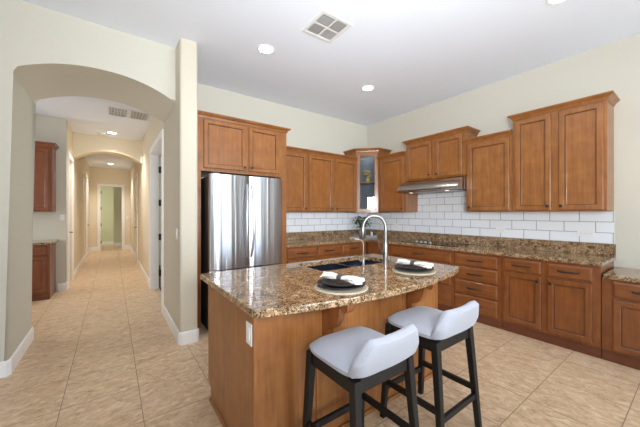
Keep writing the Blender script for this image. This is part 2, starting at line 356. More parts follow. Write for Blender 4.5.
# arch wall (thick, segmental arch), opening x -0.70 .. 0.57
def arch_pts(x0, x1, zs, rise, n=24):
    out = []
    for i in range(n+1):
        t = i/n; x = x0+(x1-x0)*t; u = 2*t-1
        out.append((x, zs+rise*(1-abs(u)**2.2)))
    return out
def arch_wall(name, xl, x0, x1, zs, rise, y0, y1, top, mat, lab, bev):
    bm = bmesh.new()
    ap = arch_pts(x0, x1, zs, rise)
    poly = [(xl, 0), (x0, 0)]+ap+[(x1, top), (xl, top)] if xl < x0-1e-4 else ap+[(x1, top), (xl, top)]
    a, b = prism(bm, poly, lambda p, d: (p[0], d, p[1]), y0, y1)
    k0 = 1 if xl < x0-1e-4 else 0; k1 = k0+len(ap)+(0 if k0 else -1)
    es = []
    for ring in (a, b):
        for i in range(k0, k1):
            e = bm.edges.get((ring[i], ring[i+1]))
            if e: es.append(e)
    bmesh.ops.bevel(bm, geom=es, offset=bev, segments=4, profile=0.5, affect='EDGES')
    tri(bm)
    return struct(name, bm, mat, smooth=True, label=lab)
arch_wall('wall_arch', -4.0, -0.705, 0.568, 2.60, 0.172, 3.49, 4.38, H_K, M['wall'], 'thick cream wall with the large arched opening into the hallway', 0.028)
arch_wall('wall_hall_arch', -0.66, -0.66, 0.568, 2.54, 0.20, 7.85, 8.2, H_H, M['hall'], 'warm cream wall above the second hallway arch', 0.02)
# wall between hall and kitchen with the free end (pillar) and the door opening
bm = bmesh.new()
dy0, dy1, dz = 4.50, 5.95, 2.44
poly = [(4.36, 0), (dy0, 0), (dy0, dz), (dy1, dz), (dy1, 0), (13.3, 0), (13.3, H_K), (4.36, H_K)]
prism(bm, poly, lambda p, d: (d, p[0], p[1]), 0.57, 0.69)
tri(bm)
struct('wall_hall_side', bm, M['hall'], label='cream right wall of the hallway with the open doorway')
bm = bmesh.new(); a, b = prism(bm, [(3.24, 0), (4.36, 0), (4.36, H_K), (3.24, H_K)], lambda p, d: (d, p[0], p[1]), 0.57, 0.745)
es = [bm.edges.get((r[0], r[-1])) for r in (a, b)]
bmesh.ops.bevel(bm, geom=es, offset=0.028, segments=4, profile=0.5, affect='EDGES')
tri(bm)
struct('wall_hall_right', bm, M['pillar'], smooth=True, label='cream wall between the kitchen and hallway, ending in a free post')
# left side of the hall: nook behind the arch wall, then the long wall
sbox('wall_nook_back', M['wall'], -2.6, -0.66, 6.8, 6.95, 0, H_H, label='cream wall behind the nook cabinets')
sbox('wall_nook_left', M['wall'], -2.75, -2.6, 4.38, 6.8, 0, H_H, label='side wall of the nook')
bm = bmesh.new()
poly = [(6.95, 0), (7.03, 0), (7.03, 2.42), (7.72, 2.42), (7.72, 0), (13.3, 0), (13.3, H_H), (6.95, H_H)]
prism(bm, poly, lambda p, d: (d, p[0], p[1]), -0.80, -0.66)
tri(bm)
struct('wall_hall_left', bm, M['hall'], label='cream left wall of the hallway beyond the nook')
bm = bmesh.new()
fx0, fx1 = -0.345, 0.300
prism(bm, [(-1.75, 0), (fx0, 0), (fx0, 2.38), (fx1, 2.38), (fx1, 0), (2.75, 0), (2.75, H_H+0.13), (-1.75, H_H+0.13)], lambda p, d: (p[0], d, p[1]), 13.3, 13.42)
tri(bm)
struct('wall_hall_end', bm, M['hall'], label='cream end wall of the hallway around the far doorway')
sboxes('wall_bedroom', M['green'], [(-1.75, 2.75, 15.6, 15.75, 0, 2.9), (-1.75, -1.6, 13.42, 15.6, 0, 2.9), (2.6, 2.75, 13.42, 15.6, 0, 2.9), (0.05, 0.5, 14.7, 15.6, 0, 2.8)], label='pale green walls of the room beyond the far doorway')
sboxes('wall_room', M['wall'], [(3.0, 3.15, 4.36, 8.5, 0, 3.0), (0.745, 3.15, 8.5, 8.65, 0, 3.0)], label='walls of the room behind the hallway door')

# baseboards
BP = [(0, 0), (0.014, 0), (0.014, 0.105), (0.010, 0.125), (0.004, 0.132), (0, 0.132)]
def base(name, path, lab):
    bm = bmesh.new(); sweep(bm, path, BP); return struct(name, bm, M['trim'], label=lab)
r_ = 0.02
base('baseboard_arch', [(-3.98, 3.49), (-0.705-r_, 3.49), (-0.705, 3.49+r_), (-0.705, 4.38-r_), (-0.705-r_, 4.38), (-2.58, 4.38)], 'white baseboard around the left side of the big arch')
base('baseboard_pillar', [(0.57, dy0-0.092), (0.57, 3.24+r_), (0.57+r_, 3.24), (0.745-r_, 3.24), (0.745, 3.24+r_), (0.745, 3.6)], 'white baseboard wrapping the wall end beside the refrigerator')
base('baseboard_hall_right', [(0.57, 13.28), (0.57, dy1+0.092)], 'white baseboard on the right hallway wall')
base('baseboard_nook', [(-0.775, 6.8), (-0.66, 6.8), (-0.66, 6.935)], 'white baseboard at the corner beside the nook cabinets')
base('baseboard_hall_left', [(-0.66, 7.815), (-0.66, 13.28)], 'white baseboard on the left hallway wall')
base('baseboard_hall_end', [(-0.64, 13.3), (fx0-0.09, 13.3)], 'white baseboard left of the far doorway')
base('baseboard_hall_end_right', [(fx1+0.09, 13.3), (0.55, 13.3)], 'white baseboard right of the far doorway')
base('baseboard_bedroom', [(-1.58, 15.6), (0.05, 15.6), (0.05, 14.7), (0.5, 14.7), (0.5, 15.6)], 'white baseboard in the room beyond the far doorway')
base('baseboard_right', [(WX, -0.42), (WX, -3.98)], 'white baseboard on the right wall near the viewer')

# door casings and doors
def casing(name, fn, a0, a1, z, w, t, lab):
    """fn(a, d, z) -> point ; frame legs + head"""
    bm = bmesh.new()
    poly = [(a0-w, 0), (a0, 0), (a0, z), (a1, z), (a1, 0), (a1+w, 0), (a1+w, z+w), (a0-w, z+w)]
    prism(bm, poly, lambda p, d: fn(p[0], d, p[1]), 0, t)
    tri(bm)
    return struct(name, bm, M['trim'], label=lab)
casing('trim_1', lambda a, d, z: (0.57-d, a, z), dy0, dy1, dz, 0.09, 0.018, 'white casing around the door on the right of the hallway')
casing('trim_2', lambda a, d, z: (-0.66+d, a, z), 7.03, 7.72, 2.42, 0.09, 0.018, 'white casing around the door on the left of the hallway')
casing('trim_3', lambda a, d, z: (a, 13.3-d, z), fx0, fx1, 2.38, 0.09, 0.018, 'white casing around the doorway at the far end of the hallway')
casing('trim_4', lambda a, d, z: (0.57-d, a, z), 9.3, 10.1, 2.40, 0.09, 0.018, 'white casing around the second door on the right of the hallway')
casing('trim_5', lambda a, d, z: (-0.66+d, a, z), 11.3, 12.1, 2.40, 0.09, 0.018, 'white casing around the last door on the left of the hallway')
sboxes('trim_6', M['trim'], [(0.571, 0.689, dy1-0.014, dy1-0.001, 0, dz-0.014), (0.571, 0.689, dy0+0.001, dy0+0.014, 0, dz-0.014), (0.571, 0.689, dy0+0.001, dy1-0.001, dz-0.014, dz-0.001)], label='white jamb lining of the hallway door')
def rings_panel(bm, w, h, rings, back=0.0):
    """front faces -y. rings: list of (inset, depth_forward); outer loop at back plane first"""
    def loop(ins, d): return [bm.verts.new(p) for p in ((ins, -d, ins), (w-ins, -d, ins), (w-ins, -d, h-ins), (ins, -d, h-ins))]
    prev = loop(0, back); bm.faces.new(prev[::-1])
    for ins, d in rings:
        cur = loop(ins, d)
        for i in range(4): bm.faces.new((prev[i], prev[(i+1) % 4], cur[(i+1) % 4], cur[i]))
        prev = cur
    bm.faces.new(prev)
def panel_door(n, loc, rotz, w, h, lab, hinge_side=None, handle=True):
    bm = bmesh.new(); box(bm, 0, w, 0, 0.036, 0, h)
    for (zz0, zz1) in ((0.2, h*0.42), (h*0.47, h-0.16)):
        for s in (0.0,):
            b2 = bmesh.new(); rings_panel(b2, w-0.22, zz1-zz0, [(0, 0.002), (0.012, 0.008), (0.03, 0.002), (0.05, 0.006)])
            bmesh.ops.translate(b2, verts=b2.verts, vec=(0.11, 0, zz0))
            me = bpy.data.meshes.new('t'); b2.to_mesh(me); b2.free(); bm.from_mesh(me); bpy.data.meshes.remove(me)
    d = struct('door_%d' % n, bm, M['trim'], label=lab); d.location = loc; d.rotation_euler = (0, 0, rotz)
    if handle:
        b3 = bmesh.new(); tube(b3, [(w-0.06, 0.0, 0.98), (w-0.06, -0.05, 0.98), (w-0.17, -0.055, 0.98)], 0.009)
        obj('door_handle', b3, M['hinge'], d, True)
    return d
# open leaf inside the side room, hinged on the far jamb
d1 = panel_door(1, (0.722, dy1-0.05, 0.014), 0, 0.95, 2.40, 'white door standing open behind the hallway doorway')
for z in (0.28, 0.93, 1.55, 2.15):
    bm = bmesh.new(); tube(bm, [(-0.014, -0.008, z-0.06), (-0.014, -0.008, z+0.06)], 0.012); box(bm, -0.039, 0.03, -0.004, -0.0005, z-0.055, z+0.055)
    obj('hinge', bm, M['hinge'], d1)
panel_door(2, (-0.70, 7.035, 0.01), PI/2, 0.68, 2.40, 'white closed door on the left of the hallway before the second arch')
panel_door(3, (0.565, 10.095, 0.01), -PI/2, 0.79, 2.38, 'white closed door on the right of the hallway past the second arch')
panel_door(4, (-0.655, 11.305, 0.01), PI/2, 0.79, 2.38, 'white closed door on the left near the end of the hallway')
d5 = panel_door(5, (fx0-0.0, 13.47, 0.01), PI/2+0.12, 0.64, 2.35, 'white door standing open beyond the far doorway')
for z in (0.28, 0.93, 1.55, 2.15):
    bm = bmesh.new(); tube(bm, [(-0.02, -0.012, z-0.05), (-0.02, -0.012, z+0.05)], 0.012)
    obj('hinge', bm, M['hinge'], d5)

# ------------------------------------------------------------------ cabinets
def knob(parent, x, z, y=-0.022):
    bm = bmesh.new(); lathe(bm, [(0, 0), (0.006, 0), (0.006, 0.012), (0.0155, 0.016), (0.0165, 0.024), (0.013, 0.028), (0, 0.029)], n=14)
    bmesh.ops.rotate(bm, verts=bm.verts, cent=(0, 0, 0), matrix=Matrix.Rotation(PI/2, 3, 'X'))
    bmesh.ops.translate(bm, verts=bm.verts, vec=(x, y, z)); o = obj('knob', bm, M['black'], parent, True); return o
def pull(parent, x, z, L=0.14, y=-0.021):
    bm = bmesh.new()
    pts = [(x-L/2, y, z), (x-L/2, y-0.018, z), (x-L/2+0.012, y-0.027, z)]+[(x+L*(t-0.5), y-0.029-0.005*math.sin(PI*t), z) for t in (0.25, 0.5, 0.75)]+[(x+L/2-0.012, y-0.027, z), (x+L/2, y-0.018, z), (x+L/2, y, z)]
    tube(bm, pts, [0.008, 0.0065, 0.007, 0.008, 0.0085, 0.008, 0.007, 0.0065, 0.008], 8)
    return obj('drawer_pull', bm, M['black'], parent, True)
DOOR = [(0, 0.013), (0.006, 0.020), (0.046, 0.020), (0.052, 0.016), (0.056, 0.016), (0.059, 0.008), (0.066, 0.008), (0.070, 0.007)]
DRAW = [(0, 0.013), (0.003, 0.016), (0.012, 0.020), (0.016, 0.021)]
GLAZE_SHADE = wood('maple_glaze_and_shade', (62, 34, 18), (74, 42, 22), (86, 50, 28))  # dark glaze tone, also painting shade lines in grooves and around door edges
def front(parent, kind, x0, x1, z0, z1, hw, mat):
    bm = bmesh.new(); rings_panel(bm, x1-x0, z1-z0, DOOR if kind == 'door' else DRAW)
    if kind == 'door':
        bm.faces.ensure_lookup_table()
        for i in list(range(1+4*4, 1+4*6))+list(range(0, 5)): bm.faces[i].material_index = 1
    o = obj('door' if kind == 'door' else 'drawer_front', bm, mat, parent, mats=[mat, GLAZE_SHADE])
    o.location = (x0, -0.0005, z0); w, h = x1-x0, z1-z0
    if hw == 'pull': pull(o, w/2, h/2, min(0.175, w*0.46))
    elif hw: knob(o, 0.026 if hw[1] == 'l' else w-0.026, 0.045 if hw[0] == 'b' else h-0.05)
    return o
CROWN = [(0, 0.004), (0.007, 0.004), (0.009, 0.012), (0.012, 0.014), (0.014, 0.024), (0.022, 0.034), (0.034, 0.042), (0.036, 0.047), (0.043, 0.048), (0.047, 0.054), (0.047, 0.066), (0.0, 0.066)]
def crown(parent, path, z, mat):
    bm = bmesh.new(); sweep(bm, path, [(o, z+h) for o, h in CROWN]); return obj('crown_moulding', bm, mat, parent)
def cabinet(name, label, loc, rotz, w, d, h, fronts, mats, crown_sides=None, toe=0.0, group=None, cat='cabinet', side_mat=None):
    """local x along the front, y 0 at the front going back, z 0 at the bottom"""
    t = thing(name, label, cat, loc, rotz, group)
    g = 0.0008
    B('cabinet_body', mats[0], t, g, w-g, 0, d, toe, h, bev=0.0015, seg=1)
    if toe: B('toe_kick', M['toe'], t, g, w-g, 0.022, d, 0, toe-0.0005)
    for f in fronts: front(t, *f, mats[0] if f[0] == 'door' else mats[1])
    if crown_sides is not None:
        p = []
        if crown_sides[0] == 1: p.append((g, d-0.003))
        p += [(g if crown_sides[0] < 2 else -0.035, 0), (w-g, 0)]
        if crown_sides[1]: p.append((w-g, d-0.003))
        if len(p) > 2 or True: crown(t, p, h-0.006, mats[0])
    return t
U = (M['wood'], M['woodh']); BS = (M['woodb'], M['wood_shaded_h'])
UZ = 1.397
# -- back wall uppers, face y=3.91
UD = WY-3.91-0.002
cabinet('wall_cabinet', 'single door wooden wall cabinet right of the refrigerator', (2.035, 3.91, UZ), 0, 0.565, UD, 0.962,
        [('door', 0.06, 0.54, 0.012, 0.94, 'br')], U, (0, 0))
cabinet('wall_cabinet', 'double door wooden wall cabinet left of the glass corner cabinet', (2.602, 3.91, UZ), 0, 1.105, UD, 0.962,
        [('door', 0.025, 0.525, 0.012, 0.94, 'br'), ('door', 0.58, 1.075, 0.012, 0.94, 'bl')], U, (0, 0))
# -- right wall uppers, face x=3.99, local x = -y
RD = WX-3.99-0.002
def rcab(label, y1, y0, z, h, fronts, sides, name='wall_cabinet'):
    return cabinet(name, label, (3.99, y1, z), -PI/2, y1-y0, RD, h, fronts, U, sides)
rcab('single door wooden wall cabinet between corner cabinet and range hood', 3.625, 3.006, UZ, 0.962, [('door', 0.06, 0.58, 0.012, 0.94, 'br')], (0, 0))
rcab('short double door wooden wall cabinet directly above the range hood', 3.004, 2.002, 1.905, 0.612, [('door', 0.03, 0.475, 0.02, 0.59, 'br'), ('door', 0.545, 0.955, 0.02, 0.59, 'bl')], (1, 1))
rcab('single door wooden wall cabinet right of the range hood', 1.998, 1.430, UZ, 0.942, [('door', 0.03, 0.535, 0.012, 0.915, 'bl')], (2, 0))
rcab('tall double door wooden wall cabinet at the right end of the run', 1.428, 0.598, UZ, 1.115, [('door', 0.028, 0.378, 0.012, 1.095, 'br'), ('door', 0.447, 0.802, 0.012, 1.095, 'bl')], (1, 1))
# -- diagonal corner cabinet with glass door
cc = thing('corner_cabinet', 'wooden corner wall cabinet with a glass door holding yellow flowers', 'cabinet', (0, 0, UZ-0.01))
P = [(3.709, WY-0.002), (3.709, 3.911), (3.991, 3.629), (WX-0.002, 3.629), (WX-0.002, WY-0.002)]
CH = 1.135
bm = bmesh.new(); fn = lambda p, d: (p[0], p[1], d)
prism(bm, P, fn, 0, 0.018); prism(bm, P, fn, CH-0.018, CH)
box(bm, 3.709, 3.725, 3.925, WY-0.002, 0.0185, CH-0.0185); box(bm, 4.005, WX-0.002, 3.629, 3.645, 0.0185, CH-0.0185)
obj('cabinet_body', bm, M['wood'], cc)
bm = bmesh.new(); box(bm, 3.726, WX-0.012, WY-0.010, WY-0.004, 0.0185, CH-0.0185); box(bm, WX-0.010, WX-0.004, 3.646, WY-0.011, 0.0185, CH-0.0185)
obj('cabinet_back', bm, M['cabin'], cc)
bm = bmesh.new(); Q = [(3.728, WY-0.013), (3.728, 3.925), (4.002, 3.651), (WX-0.014, 3.651), (WX-0.014, WY-0.013)]
prism(bm, Q, fn, 0.565, 0.58); obj('shelf', bm, M['wood'], cc)
fr = bpy.data.objects.new('face_frame', None)
DL = math.hypot(0.282, 0.282)
def ring_frame(bm, x0, x1, z0, z1, w, y0, y1):
    box(bm, x0, x0+w, y0, y1, z0, z1); box(bm, x1-w, x1, y0, y1, z0, z1)
    box(bm, x0+w, x1-w, y0, y1, z0, z0+w); box(bm, x0+w, x1-w, y0, y1, z1-w, z1)
bm = bmesh.new(); ring_frame(bm, 0, DL, 0.0185, CH-0.0185, 0.04, 0.0, 0.016)
ff = obj('face_frame', bm, M['wood'], cc); ff.location = (3.709, 3.911, 0); ff.rotation_euler = (0, 0, -PI/4)
bm = bmesh.new(); ring_frame(bm, 0, DL-0.04, 0, CH-0.060, 0.045, -0.021, -0.001)
gd = obj('door', bm, M['wood'], cc); gd.location = (3.709+0.02*0.7071, 3.911-0.02*0.7071, 0.022); gd.rotation_euler = (0, 0, -PI/4)
B('glass_pane', M['glass'], gd, 0.0455, DL-0.0855, -0.013, -0.009, 0.0455, CH-0.1055)
knob(gd, DL-0.065, 0.05)
crown(cc, [(3.709, WY-0.004), (3.709, 3.911), (3.991, 3.629), (WX-0.004, 3.629)], CH-0.004, M['wood'])
# yellow flowers in a small vase on the shelf
fl = thing('flower_vase', 'yellow flowers in a small vase inside the glass corner cabinet', 'flowers', (3.95, 3.86, UZ-0.01+0.5805))
bm = bmesh.new(); lathe(bm, [(0, 0), (0.028, 0), (0.036, 0.03), (0.03, 0.07), (0.018, 0.085), (0.02, 0.09), (0, 0.088)], n=16); obj('vase', bm, M['yellow'], fl, True)
bm = bmesh.new()
blooms = []
for i in range(9):
    a = i*2.4; rr = 0.02+0.05*((i*37) % 10)/10; zz = 0.11+0.12*((i*53) % 11)/11
    p = (rr*math.cos(a), rr*math.sin(a), zz); blooms.append(p); tube(bm, [(0, 0, 0.07), (p[0]*0.5, p[1]*0.5, zz*0.7), p], 0.0015, 5)
obj('stems', bm, M['leaf'], fl)
bm = bmesh.new()
for p in blooms:
    for k in range(6):
        q = bmesh.ops.create_icosphere(bm, subdivisions=1, radius=0.018)
        a = k*PI/3
        for v in q['verts']:
            v.co = Vector((v.co.x+p[0]+0.018*math.cos(a), v.co.y+p[1]+0.018*math.sin(a), v.co.z*0.7+p[2]))
obj('blossoms', bm, M['yellow'], fl, True)

# -- refrigerator surround
sc = thing('refrigerator_cabinet', 'tall wooden refrigerator surround with two doors above the refrigerator', 'cabinet', (0.766, 3.60, 0))
FW = 2.032-0.766; FD = WY-3.60-0.002
B('side_panel', M['wood'], sc, 0, 0.096, 0, FD, 0, 1.884, bev=0.001, seg=1)
B('side_panel', M['wood'], sc, FW-0.092, FW, 0, FD, 0, 1.884, bev=0.001, seg=1)
B('cabinet_body', M['wood'], sc, 0, FW, 0, FD, 1.885, 2.53, bev=0.0015, seg=1)
front(sc, 'door', 0.125, 0.655, 1.925, 2.515, 'br', M['wood']); front(sc, 'door', 0.695, FW-0.125, 1.925, 2.515, 'bl', M['wood'])
crown(sc, [(0.0, 0), (FW, 0), (FW, FD-0.01)], 2.524, M['wood'])

# -- base cabinets, back run (face y=3.635)
BZ = 0.874
for i, (x0, x1, lab) in enumerate(((2.035, 2.588, 'base cabinet with one drawer beside the refrigerator surround'), (2.590, 3.088, 'middle base cabinet with one drawer on the back wall'), (3.090, 3.69, 'base cabinet with one drawer in the inner corner of the counter'))):
    ww = x1-x0
    cabinet('base_cabinet', 'wooden '+lab, (x0, 3.635, 0), 0, ww, WY-3.635-0.002, BZ,
            [('drawer', 0.025, ww-0.02 if i < 2 else 0.52, 0.705, 0.845, 'pull'), ('door', 0.025, ww-0.02 if i < 2 else 0.52, 0.125, 0.68, 'tr')], BS, toe=0.105)
# -- right run (face x=3.70)
BD = WX-3.70-0.002
def bcab(label, y1, y0, h, fronts, toe=0.105):
    return cabinet('base_cabinet', label, (3.70, y1, 0), -PI/2, y1-y0, BD, h, fronts, BS, toe=toe)
bcab('wooden drawer base cabinet under the cooktop with one extra wide top drawer', 3.62, 2.030, BZ,
     [('drawer', 0.56, 1.56, 0.705, 0.845, 'pull'), ('drawer', 0.56, 1.56, 0.405, 0.68, 'pull'), ('drawer', 0.56, 1.56, 0.125, 0.38, 'pull')])
bcab('wooden base cabinet with a stack of four drawers', 2.028, 1.440, BZ,
     [('drawer', 0.03, 0.545, 0.705, 0.845, 'pull'), ('drawer', 0.03, 0.545, 0.525, 0.68, 'pull'), ('drawer', 0.03, 0.545, 0.34, 0.50, 'pull'), ('drawer', 0.03, 0.545, 0.125, 0.315, 'pull')])
bcab('wooden base cabinet with two drawers over two doors at the end of the run', 1.438, 0.598, BZ,
     [('drawer', 0.025, 0.38, 0.72, 0.85, 'pull'), ('drawer', 0.437, 0.78, 0.72, 0.85, 'pull'), ('door', 0.025, 0.38, 0.13, 0.695, 'tr'), ('door', 0.437, 0.78, 0.13, 0.695, 'tl')])
bcab('lower wooden desk height cabinet at the right edge', 0.594, -0.40, 0.768,
     [('drawer', 0.075, 0.50, 0.61, 0.752, 'pull'), ('drawer', 0.52, 0.95, 0.61, 0.752, 'pull'), ('door', 0.075, 0.50, 0.125, 0.585, 'tr'), ('door', 0.52, 0.95, 0.125, 0.585, 'tl')])

# ------------------------------------------------------------------ stone tops
ct = thing('countertop', 'L shaped brown granite countertop along the back and right walls', 'countertop', (0, 0, 0.8755))
bm = bmesh.new()
prism(bm, [(2.036, WY-0.002), (2.036, 3.61), (3.672, 3.61), (3.672, 0.583), (WX-0.002, 0.583), (WX-0.002, WY-0.002)], fn, 0, 0.0385)
es = [e for e in bm.edges if abs(e.verts[0].co.z-e.verts[1].co.z) < 1e-5 and not any(v.co.x > WX-0.01 and w_.co.x > WX-0.01 for v, w_ in [e.verts])]
bmesh.ops.bevel(bm, geom=es, offset=0.006, segments=2, affect='EDGES')
obj('stone_slab', bm, M['granite'], ct)
bm = bmesh.new()
prism(bm, [(2.036, WY-0.002), (2.036, WY-0.022), (WX-0.022, WY-0.022), (WX-0.022, 0.583), (WX-0.002, 0.583), (WX-0.002, WY-0.002)], fn, 0.039, 0.1675)
obj('backsplash', bm, M['granite'], ct)
dk = thing('desk_countertop', 'lower brown granite desk top at the right edge', 'countertop', (0, 0, 0.7685))
B('stone_slab', M['granite'], dk, 3.672, WX-0.002, -0.42, 0.581, 0, 0.0385, bev=0.005)
# tile backsplash (structure)
def tstruct(name, mat, lst, lab):
    o = sboxes(name, mat, lst, label=lab); return o
tstruct('trim_7', M['tile_r'], [(WX-0.010, WX-0.0005, 0.598, 3.60, 1.0445, 1.396), (WX-0.010, WX-0.0005, 2.0025, 3.0035, 1.396, 1.904), (WX-0.010, WX-0.0005, 3.60, WY-0.0115, 1.0445, 1.386)], 'white subway tile backsplash on the right wall')
tstruct('trim_8', M['tile_b'], [(2.037, WX-0.0115, WY-0.010, WY-0.0005, 1.0445, 1.386)], 'white subway tile backsplash on the back wall')

# ------------------------------------------------------------------ range hood (y 2.004..3.002)
hd = thing('range_hood', 'stainless steel range hood under the short wall cabinet', 'range hood', (0, 0, 0))
bm = bmesh.new()
prof = [(WX-0.012, 1.90), (3.985, 1.90), (3.93, 1.885), (3.86, 1.852), (3.80, 1.805), (3.765, 1.765), (3.752, 1.735), (3.755, 1.715), (3.775, 1.708), (WX-0.012, 1.708)]
prism(bm, prof, lambda p, d: (p[0], d, p[1]), 2.004, 3.002); obj('hood_shell', bm, M['hood'], hd, True)
bm = bmesh.new(); box(bm, 3.80, 4.27, 2.04, 2.49, 1.700, 1.7075); box(bm, 3.80, 4.27, 2.51, 2.96, 1.700, 1.7075)
obj('filter', bm, M['steels'], hd)
for y in (2.25, 2.5, 2.75):
    bm = bmesh.new(); lathe(bm, [(0, 0), (0.012, 0), (0.012, 0.01), (0, 0.01)], n=12); bmesh.ops.rotate(bm, verts=bm.verts, cent=(0, 0, 0), matrix=Matrix.Rotation(-PI/2, 3, 'Y'))
    bmesh.ops.translate(bm, verts=bm.verts, vec=(3.758, y, 1.728)); obj('control_button', bm, M['black'], hd)
for y in (2.2, 2.8):
    bm = bmesh.new(); lathe(bm, [(0, 0), (0.025, 0), (0.025, 0.006), (0, 0.006)], (3.845, y, 1.6935), n=16); obj('hood_lamp', bm, M['hoodlamp'], hd)

# cooktop
ck = thing('cooktop', 'black glass cooktop set into the counter below the hood', 'cooktop', (0, 0, 0.9145))
bm = bmesh.new(); box(bm, 3.79, 4.24, 2.06, 2.96, 0, 0.006, bev=0.002); obj('glass_top', bm, M['cooktop'], ck)
for (x, y, r) in ((3.90, 2.25, 0.09), (4.12, 2.25, 0.075), (3.90, 2.78, 0.075), (4.12, 2.78, 0.1), (4.10, 2.51, 0.06)):
    bm = bmesh.new(); lathe(bm, [(r-0.003, 0.0062), (r, 0.0062), (r, 0.0068), (r-0.003, 0.0068), (r-0.003, 0.0062)], (x, y, 0)); obj('burner_ring', bm, M['cookring'], ck)
for k in range(4):
    bm = bmesh.new(); lathe(bm, [(0, 0), (0.024, 0), (0.021, 0.026), (0.0, 0.027)], (3.85, 2.47+0.078*k, 0.0062), n=14); obj('control_knob', bm, M['steels'], ck, True)

# ------------------------------------------------------------------ refrigerator
rf = thing('refrigerator', 'stainless steel french door refrigerator', 'refrigerator', (0.89, 3.33, 0))
RW = 0.925; RB = 0.07
B('refrigerator_body', M['side'], rf, 0.004, RW-0.004, 0.072, 0.86, 0.02, 1.80)
B('base_grille', M['gasket'], rf, 0.02, RW-0.02, 0.03, 0.071, 0.0, 0.06)
def fdoor(name, x0, x1, z0, z1, bulge, mat):
    bm = bmesh.new(); n = 12; mid = (x0+x1)/2; hw = (x1-x0)/2; pts = []
    for i in range(n+1):
        x = x0+(x1-x0)*i/n; u = (x-mid)/hw; y = -bulge*(1-u*u)
        if i == 0 or i == n: y = 0.012
        pts.append((x, y))
    poly = pts+[(x1, 0.066), (x0, 0.066)]
    prism(bm, poly, fn, z0, z1); return obj(name, bm, mat, rf, True)
GX = RW/2
dl = fdoor('refrigerator_door', 0, GX-0.004, 0.72, 1.825, 0.022, M['steel'])
dr = fdoor('refrigerator_door', GX+0.004, RW, 0.72, 1.825, 0.022, M['steel'])
fz = fdoor('freezer_drawer', 0, RW, 0.07, 0.71, 0.026, M['steel'])
for s, p in ((-1, dl), (1, dr)):
    bm = bmesh.new(); pts = []
    for i in range(17):
        t = i/16; z = 0.84+0.88*t; b_ = math.sin(PI*t)
        pts.append((GX+s*(0.026+0.020*b_), -0.014-0.052*b_**0.6, z))
    tube(bm, pts, [0.013]*17, 10); obj('handle', bm, M['bright'], p, True)
bm = bmesh.new(); tube(bm, [(0.12+(RW-0.24)*t, -0.02-0.055*math.sin(PI*t)**0.6, 0.62) for t in [i/12 for i in range(13)]], 0.013); obj('handle', bm, M['steels'], fz, True)
for x in (0.02, RW-0.10): B('hinge_cover', M['side'], rf, x, x+0.08, 0.01, 0.12, 1.826, 1.845, bev=0.004)

# ------------------------------------------------------------------ island
IX0, IX1, IY0, IY1 = 0.588, 2.27, 1.39, 2.235
isl = thing('kitchen_island', 'large wooden kitchen island with overhanging top and carved brackets', 'island', (0, 0, 0))
bm = bmesh.new()
ep = [(IY0, 0), (IY1-0.07, 0), (IY1-0.07, 0.085), (IY1-0.055, 0.105), (IY1, 0.115), (IY1, 0.8745), (IY0, 0.8745)]
prism(bm, ep, lambda p, d: (d, p[0], p[1]), IX0, IX0+0.02); obj('end_panel', bm, M['woodi'], isl)
bm = bmesh.new(); prism(bm, ep, lambda p, d: (d, p[0], p[1]), IX1-0.02, IX1); obj('end_panel', bm, M['woodi'], isl)
B('back_panel', M['woodi'], isl, IX0+0.0205, IX1-0.0205, IY0, IY0+0.018, 0, 0.8745)
B('floor_deck', M['woodi'], isl, IX0+0.0205, IX1-0.0205, IY0+0.0185, IY1-0.02, 0.105, 0.125)
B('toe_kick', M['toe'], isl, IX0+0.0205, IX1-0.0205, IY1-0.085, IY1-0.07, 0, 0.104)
B('face_frame', M['woodi'], isl, IX0+0.0205, IX1-0.0205, IY1-0.0195, IY1, 0.1155, 0.8745)
for k in range(4):
    bm = bmesh.new(); x0 = 0.03+k*0.415; rings_panel(bm, 0.385, 0.70, DOOR)
    o = obj('door', bm, M['woodi'], isl); o.rotation_euler = (0, 0, PI); o.location = (IX1-x0, IY1+0.0005, 0.15); knob(o, 0.026 if k % 2 else 0.359, 0.65)
# corner posts and centre stiles on the seating side
for n_, (x0, x1) in enumerate(((IX0-0.0, IX0+0.022), (0.985, 1.028), (1.80, 1.835), (IX1-0.022, IX1))):
    B('trim_strip', M['woodi'], isl, x0, x1, IY0-0.007, IY0-0.0003, 0, 0.8745, bev=0.001, seg=1)
# shoe moulding
bm = bmesh.new(); SH = [(0, 0), (0.014, 0), (0.012, 0.012), (0.006, 0.019), (0, 0.02)]
sweep(bm, [(IX0, IY1-0.07), (IX0, IY0-0.0075), (IX1, IY0-0.0075), (IX1, IY1-0.07)], SH)
obj('shoe_moulding', bm, M['woodi'], isl)
def corbel(x):
    bm = bmesh.new(); y = IY0-0.0078; pr = [(y, 0.874), (y-0.225, 0.874), (y-0.225, 0.852)]
    for i in range(6): a = i/5*PI*0.9; pr.append((y-0.20-0.025*math.cos(a), 0.848-0.026*math.sin(a)))
    pr += [(y-0.160, 0.832)]
    for i in range(1, 9): a = i/8*PI/2; pr.append((y-0.052-0.105*math.cos(a), 0.832-0.14*math.sin(a)))
    pr += [(y-0.05, 0.64), (y-0.04, 0.60), (y-0.02, 0.585), (y, 0.58)]
    prism(bm, pr, lambda p, d: (d, p[0], p[1]), x-0.022, x+0.022)
    tri(bm); obj('bracket', bm, M['woodb'], isl)
corbel(1.052); corbel(1.858)
